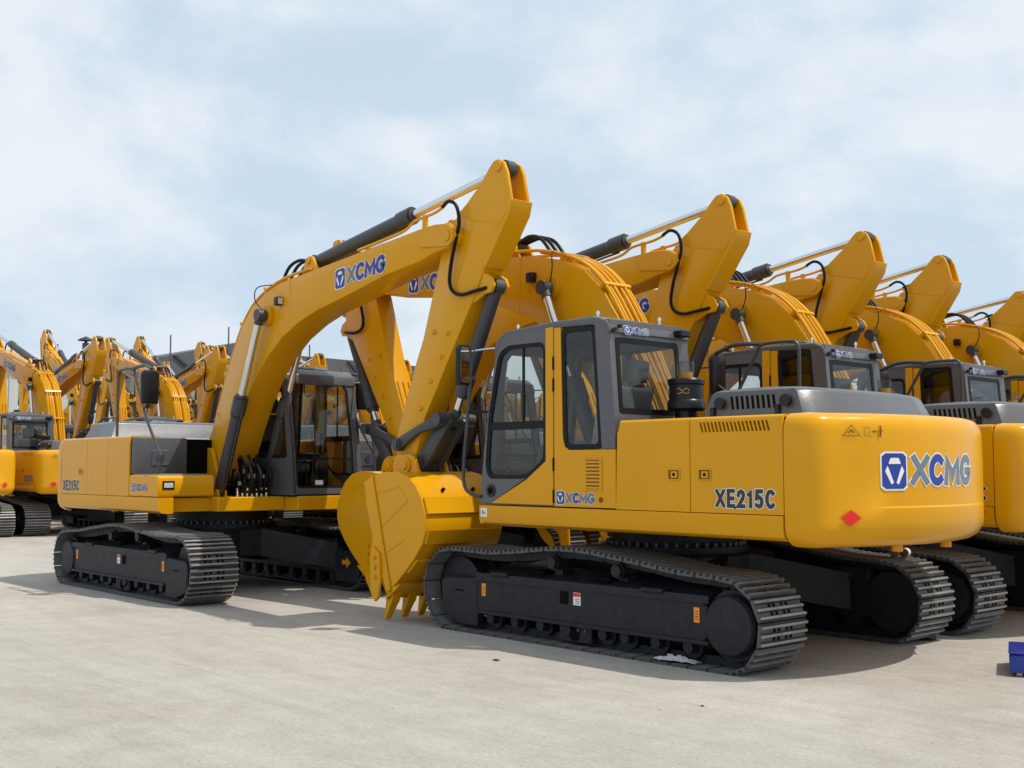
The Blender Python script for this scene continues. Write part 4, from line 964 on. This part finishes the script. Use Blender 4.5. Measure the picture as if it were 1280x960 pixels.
# ------------------------------------------------------------------ buildings far left
M['wall'] = mat('pale_cladding', (0.50, 0.53, 0.50), 0.7, noise=0.08, nscale=1.2)
M['roof'] = mat('dark_roof_sheet', (0.085, 0.092, 0.10), 0.6, noise=0.25, nscale=1.5)
M['trim'] = mat('dark_trim', (0.03, 0.033, 0.037), 0.6)
M['steel'] = mat('weathered_steel', (0.09, 0.075, 0.075), 0.55, noise=0.2)
b = empty('factory_shed', (62, -12, 0))
m = MB(); m.box(0, 14, -9.2, 12, 0, 7.55, 'wall'); wl = m.build('wall', b)
rb = MB(); rb.box(-.05, 0, -.06, .06, 0, 7.5, 'wall', .015, 1); rbm = rb.mesh('cladding_rib')
for i in range(30): o = link('cladding_rib', rbm, wl); o.location = (-.005, -8.9 + i * .7, 0)
m = MB(); m.box(-.35, 14.3, -9.4, 12.2, 7.55, 7.9, 'trim', .03, 1); m.build('roof', b)
m = MB(); m.cyl((-.6, -6.75, 0), (-.6, -6.75, 9.1), .20, 'steel', seg=14); m.lathe([(.48, 9.25), (.42, 9.33), (0, 9.52)], (-.6, -6.75, 0), (0, 0, 1), 'trim', 16); m.cyl((-.6, -6.75, 9.05), (-.6, -6.75, 9.3), .10, 'trim', seg=8); m.build('flue_pipe', b)
tag(b, 'pale clad factory shed with a capped flue pipe at far left', 'building')
b = empty('roofed_hall', (60, -33, 0))
m = MB(); m.box(0, 16, -11, 11, 0, 7.2, 'wall'); m.build('wall', b)
m = MB()
prof = [(10.6, 8.35), (4.8, 9.75), (1.0, 9.1), (-11.5, 8.95), (-11.5, 7.0), (10.6, 7.0)]
m.prism(prof, 'x', -.6, 17, 'roof', .03, 1); rf = m.build('roof', b)
for i in range(7):
    y = 9.5 - i * 3.2; z = 8.35 + (10.6 - y) / 5.8 * 1.4 if y > 4.8 else (9.75 - (4.8 - y) / 3.8 * .65 if y > 1 else 9.1 - (1 - y) * .012)
    s_ = MB(); s_.prism([(y + .12, z - .1), (y - .12, z - .1), (y - 1.9, 7.2), (y - 1.6, 7.2)], 'x', -.72, -.6, 'trim', .01, 1); s_.build('brace', rf)
tag(b, 'dark roofed hall with diagonal braces behind the left excavators', 'building')
def pole(x, y, h, l):
    e = empty('mast_pole', (x, y, 0)); p = MB(); p.cyl((0, 0, 0), (0, 0, .5), .12, 'steel', seg=8); p.build('pole_base', e); p = MB(); p.cyl((0, 0, .5), (0, 0, h), .075, 'steel', r1=.045, seg=8); p.build('mast', e)
    tag(e, l, 'pole', 'thin poles beside the dark roofed hall')
pole(58, -22.55, 9.6, 'thin grey pole at the left end of the dark roof')
pole(58, -26.4, 10.4, 'thin grey pole just left of the curved near boom')
pole(58, -32.3, 9.7, 'thin grey pole seen under the curved near boom')

# ------------------------------------------------------------------ litter and small things
M['bluep'] = mat('blue_plastic', (0.002, 0.018, 0.21), 0.35, noise=0.15, nscale=8)
M['bottle'] = glass_mat('green_bottle_glass', (0.35, 0.6, 0.45), 1.45)
M['sheet'] = mat('white_plastic_sheet', (0.45, 0.45, 0.44), 0.35, bump=0.6, bscale=30)
M['stone'] = mat('dark_stone', (0.06, 0.055, 0.05), 0.8, noise=0.3, nscale=40)
M['pale'] = mat('pale_scrap', (0.5, 0.48, 0.44), 0.8, noise=0.3, nscale=40)
bx = empty('blue_case', (-3.285, -.465, 0), 2.0)
m = MB(); m.prism([(-.36, .03), (.36, .03), (.30, .165), (-.30, .165)], 'y', -.22, .22, 'bluep', .02, 2); m.build('body', bx)
m = MB(); m.prism([(-.31, .167), (.31, .167), (.29, .182), (-.29, .182)], 'y', -.225, .225, 'bluep', .008, 2); m.build('lid', bx)
for y in (-.15, .15):
    for x in (-.3, .3):
        m = MB(); m.cyl((x, y - .02, .03), (x, y + .02, .03), .03, 'pale', seg=10); m.build('caster', bx)
tag(bx, 'blue plastic case on the concrete at the right edge', 'case')
def crumple(name, x, y, z, sx, sy, h, k, n=9):
    m = MB(); vs = []; fs = []
    for i in range(n):
        for j in range(n):
            u, v = i / (n - 1) * 2 - 1, j / (n - 1) * 2 - 1; r = max(abs(u), abs(v))
            vs.append(((u + rnd.uniform(-.12, .12)) * sx, (v + rnd.uniform(-.12, .12)) * sy, .003 + max(0, (1 - r * .8)) * h * rnd.uniform(.15, 1)))
    fs = [(i * n + j, (i + 1) * n + j, (i + 1) * n + j + 1, i * n + j + 1) for i in range(n - 1) for j in range(n - 1)]
    m.add(vs, fs, k); o = m.build(name); o.location = (x, y, z); o.rotation_euler = (0, 0, rnd.uniform(-.3, .3)); return o
tag(crumple('plastic_sheet', -1.18, 1.42, .028, .20, .055, .07, 'sheet', 13), 'crumpled white plastic sheet lying on the nearest track shoes', 'plastic sheet')
o = empty('bottle', (-1.93, -1.37, .045), .6); m = MB(); m.lathe([(.0, 0), (.040, .002), (.044, .01), (.044, .13), (.016, .18), (.016, .23), (0, .231)], (0, 0, 0), (1, .2, 0), 'bottle', 14); m.build('glass_body', o)
m = MB(); m.lathe([(.016, .225), (.016, .245), (0, .246)], (0, 0, 0), (1, .2, 0), 'white', 12); m.build('cap', o); tag(o, 'small green bottle lying beside the far track of the nearest excavator', 'bottle')
for i, (x, y, rz, l) in enumerate(((-1.60, -1.27, .5, 'small white jar lying on the far track, nearer its inner side'), (-1.66, -1.385, .3, 'small white jar lying on the far track, nearer its outer end'))):
    e = empty('jar', (x, y, .795), rz); m = MB(); m.lathe([(0, 0), (.04, .002), (.042, .01), (.042, .10), (0, .102)], (0, 0, 0), (0, 1, 0), 'white', 14); m.build('body', e)
    m = MB(); m.lathe([(0, .1025), (.040, .103), (.040, .125), (0, .127)], (0, 0, 0), (0, 1, 0), 'brown', 14); m.build('lid', e); tag(e, l, 'jar')
def pebble(name, px, py, r, k, l, cat):
    m = MB(); vs = []; fs = []
    for i in range(4):
        for j in range(8): a = 2 * math.pi * j / 8; rr = r * (1, .95, .7, .15)[i] * rnd.uniform(.75, 1.2); vs.append((rr * math.cos(a) * 1.5, rr * math.sin(a), r * (0, .3, .6, .75)[i]))
    for i in range(3): fs += [(i * 8 + j, i * 8 + (j + 1) % 8, (i + 1) * 8 + (j + 1) % 8, (i + 1) * 8 + j) for j in range(8)]
    fs.append(tuple(range(24, 32))); m.add(vs, fs, k); o = m.build(name); o.location = (px, py, 0); o.rotation_euler = (0, 0, rnd.uniform(0, 6)); tag(o, l, cat)

pebble('stone', -.05, 2.36, .022, 'stone', 'small dark stone on the sunlit concrete before the nearest track', 'stone')
pebble('paper_scrap', -2.2, -.55, .018, 'pale', 'tiny pale scrap on the concrete at the edge of the tail shadow', 'scrap')
pebble('stone', -2.35, 2.55, .012, 'stone', 'tiny dark stone on the open concrete at the lower centre', 'stone')
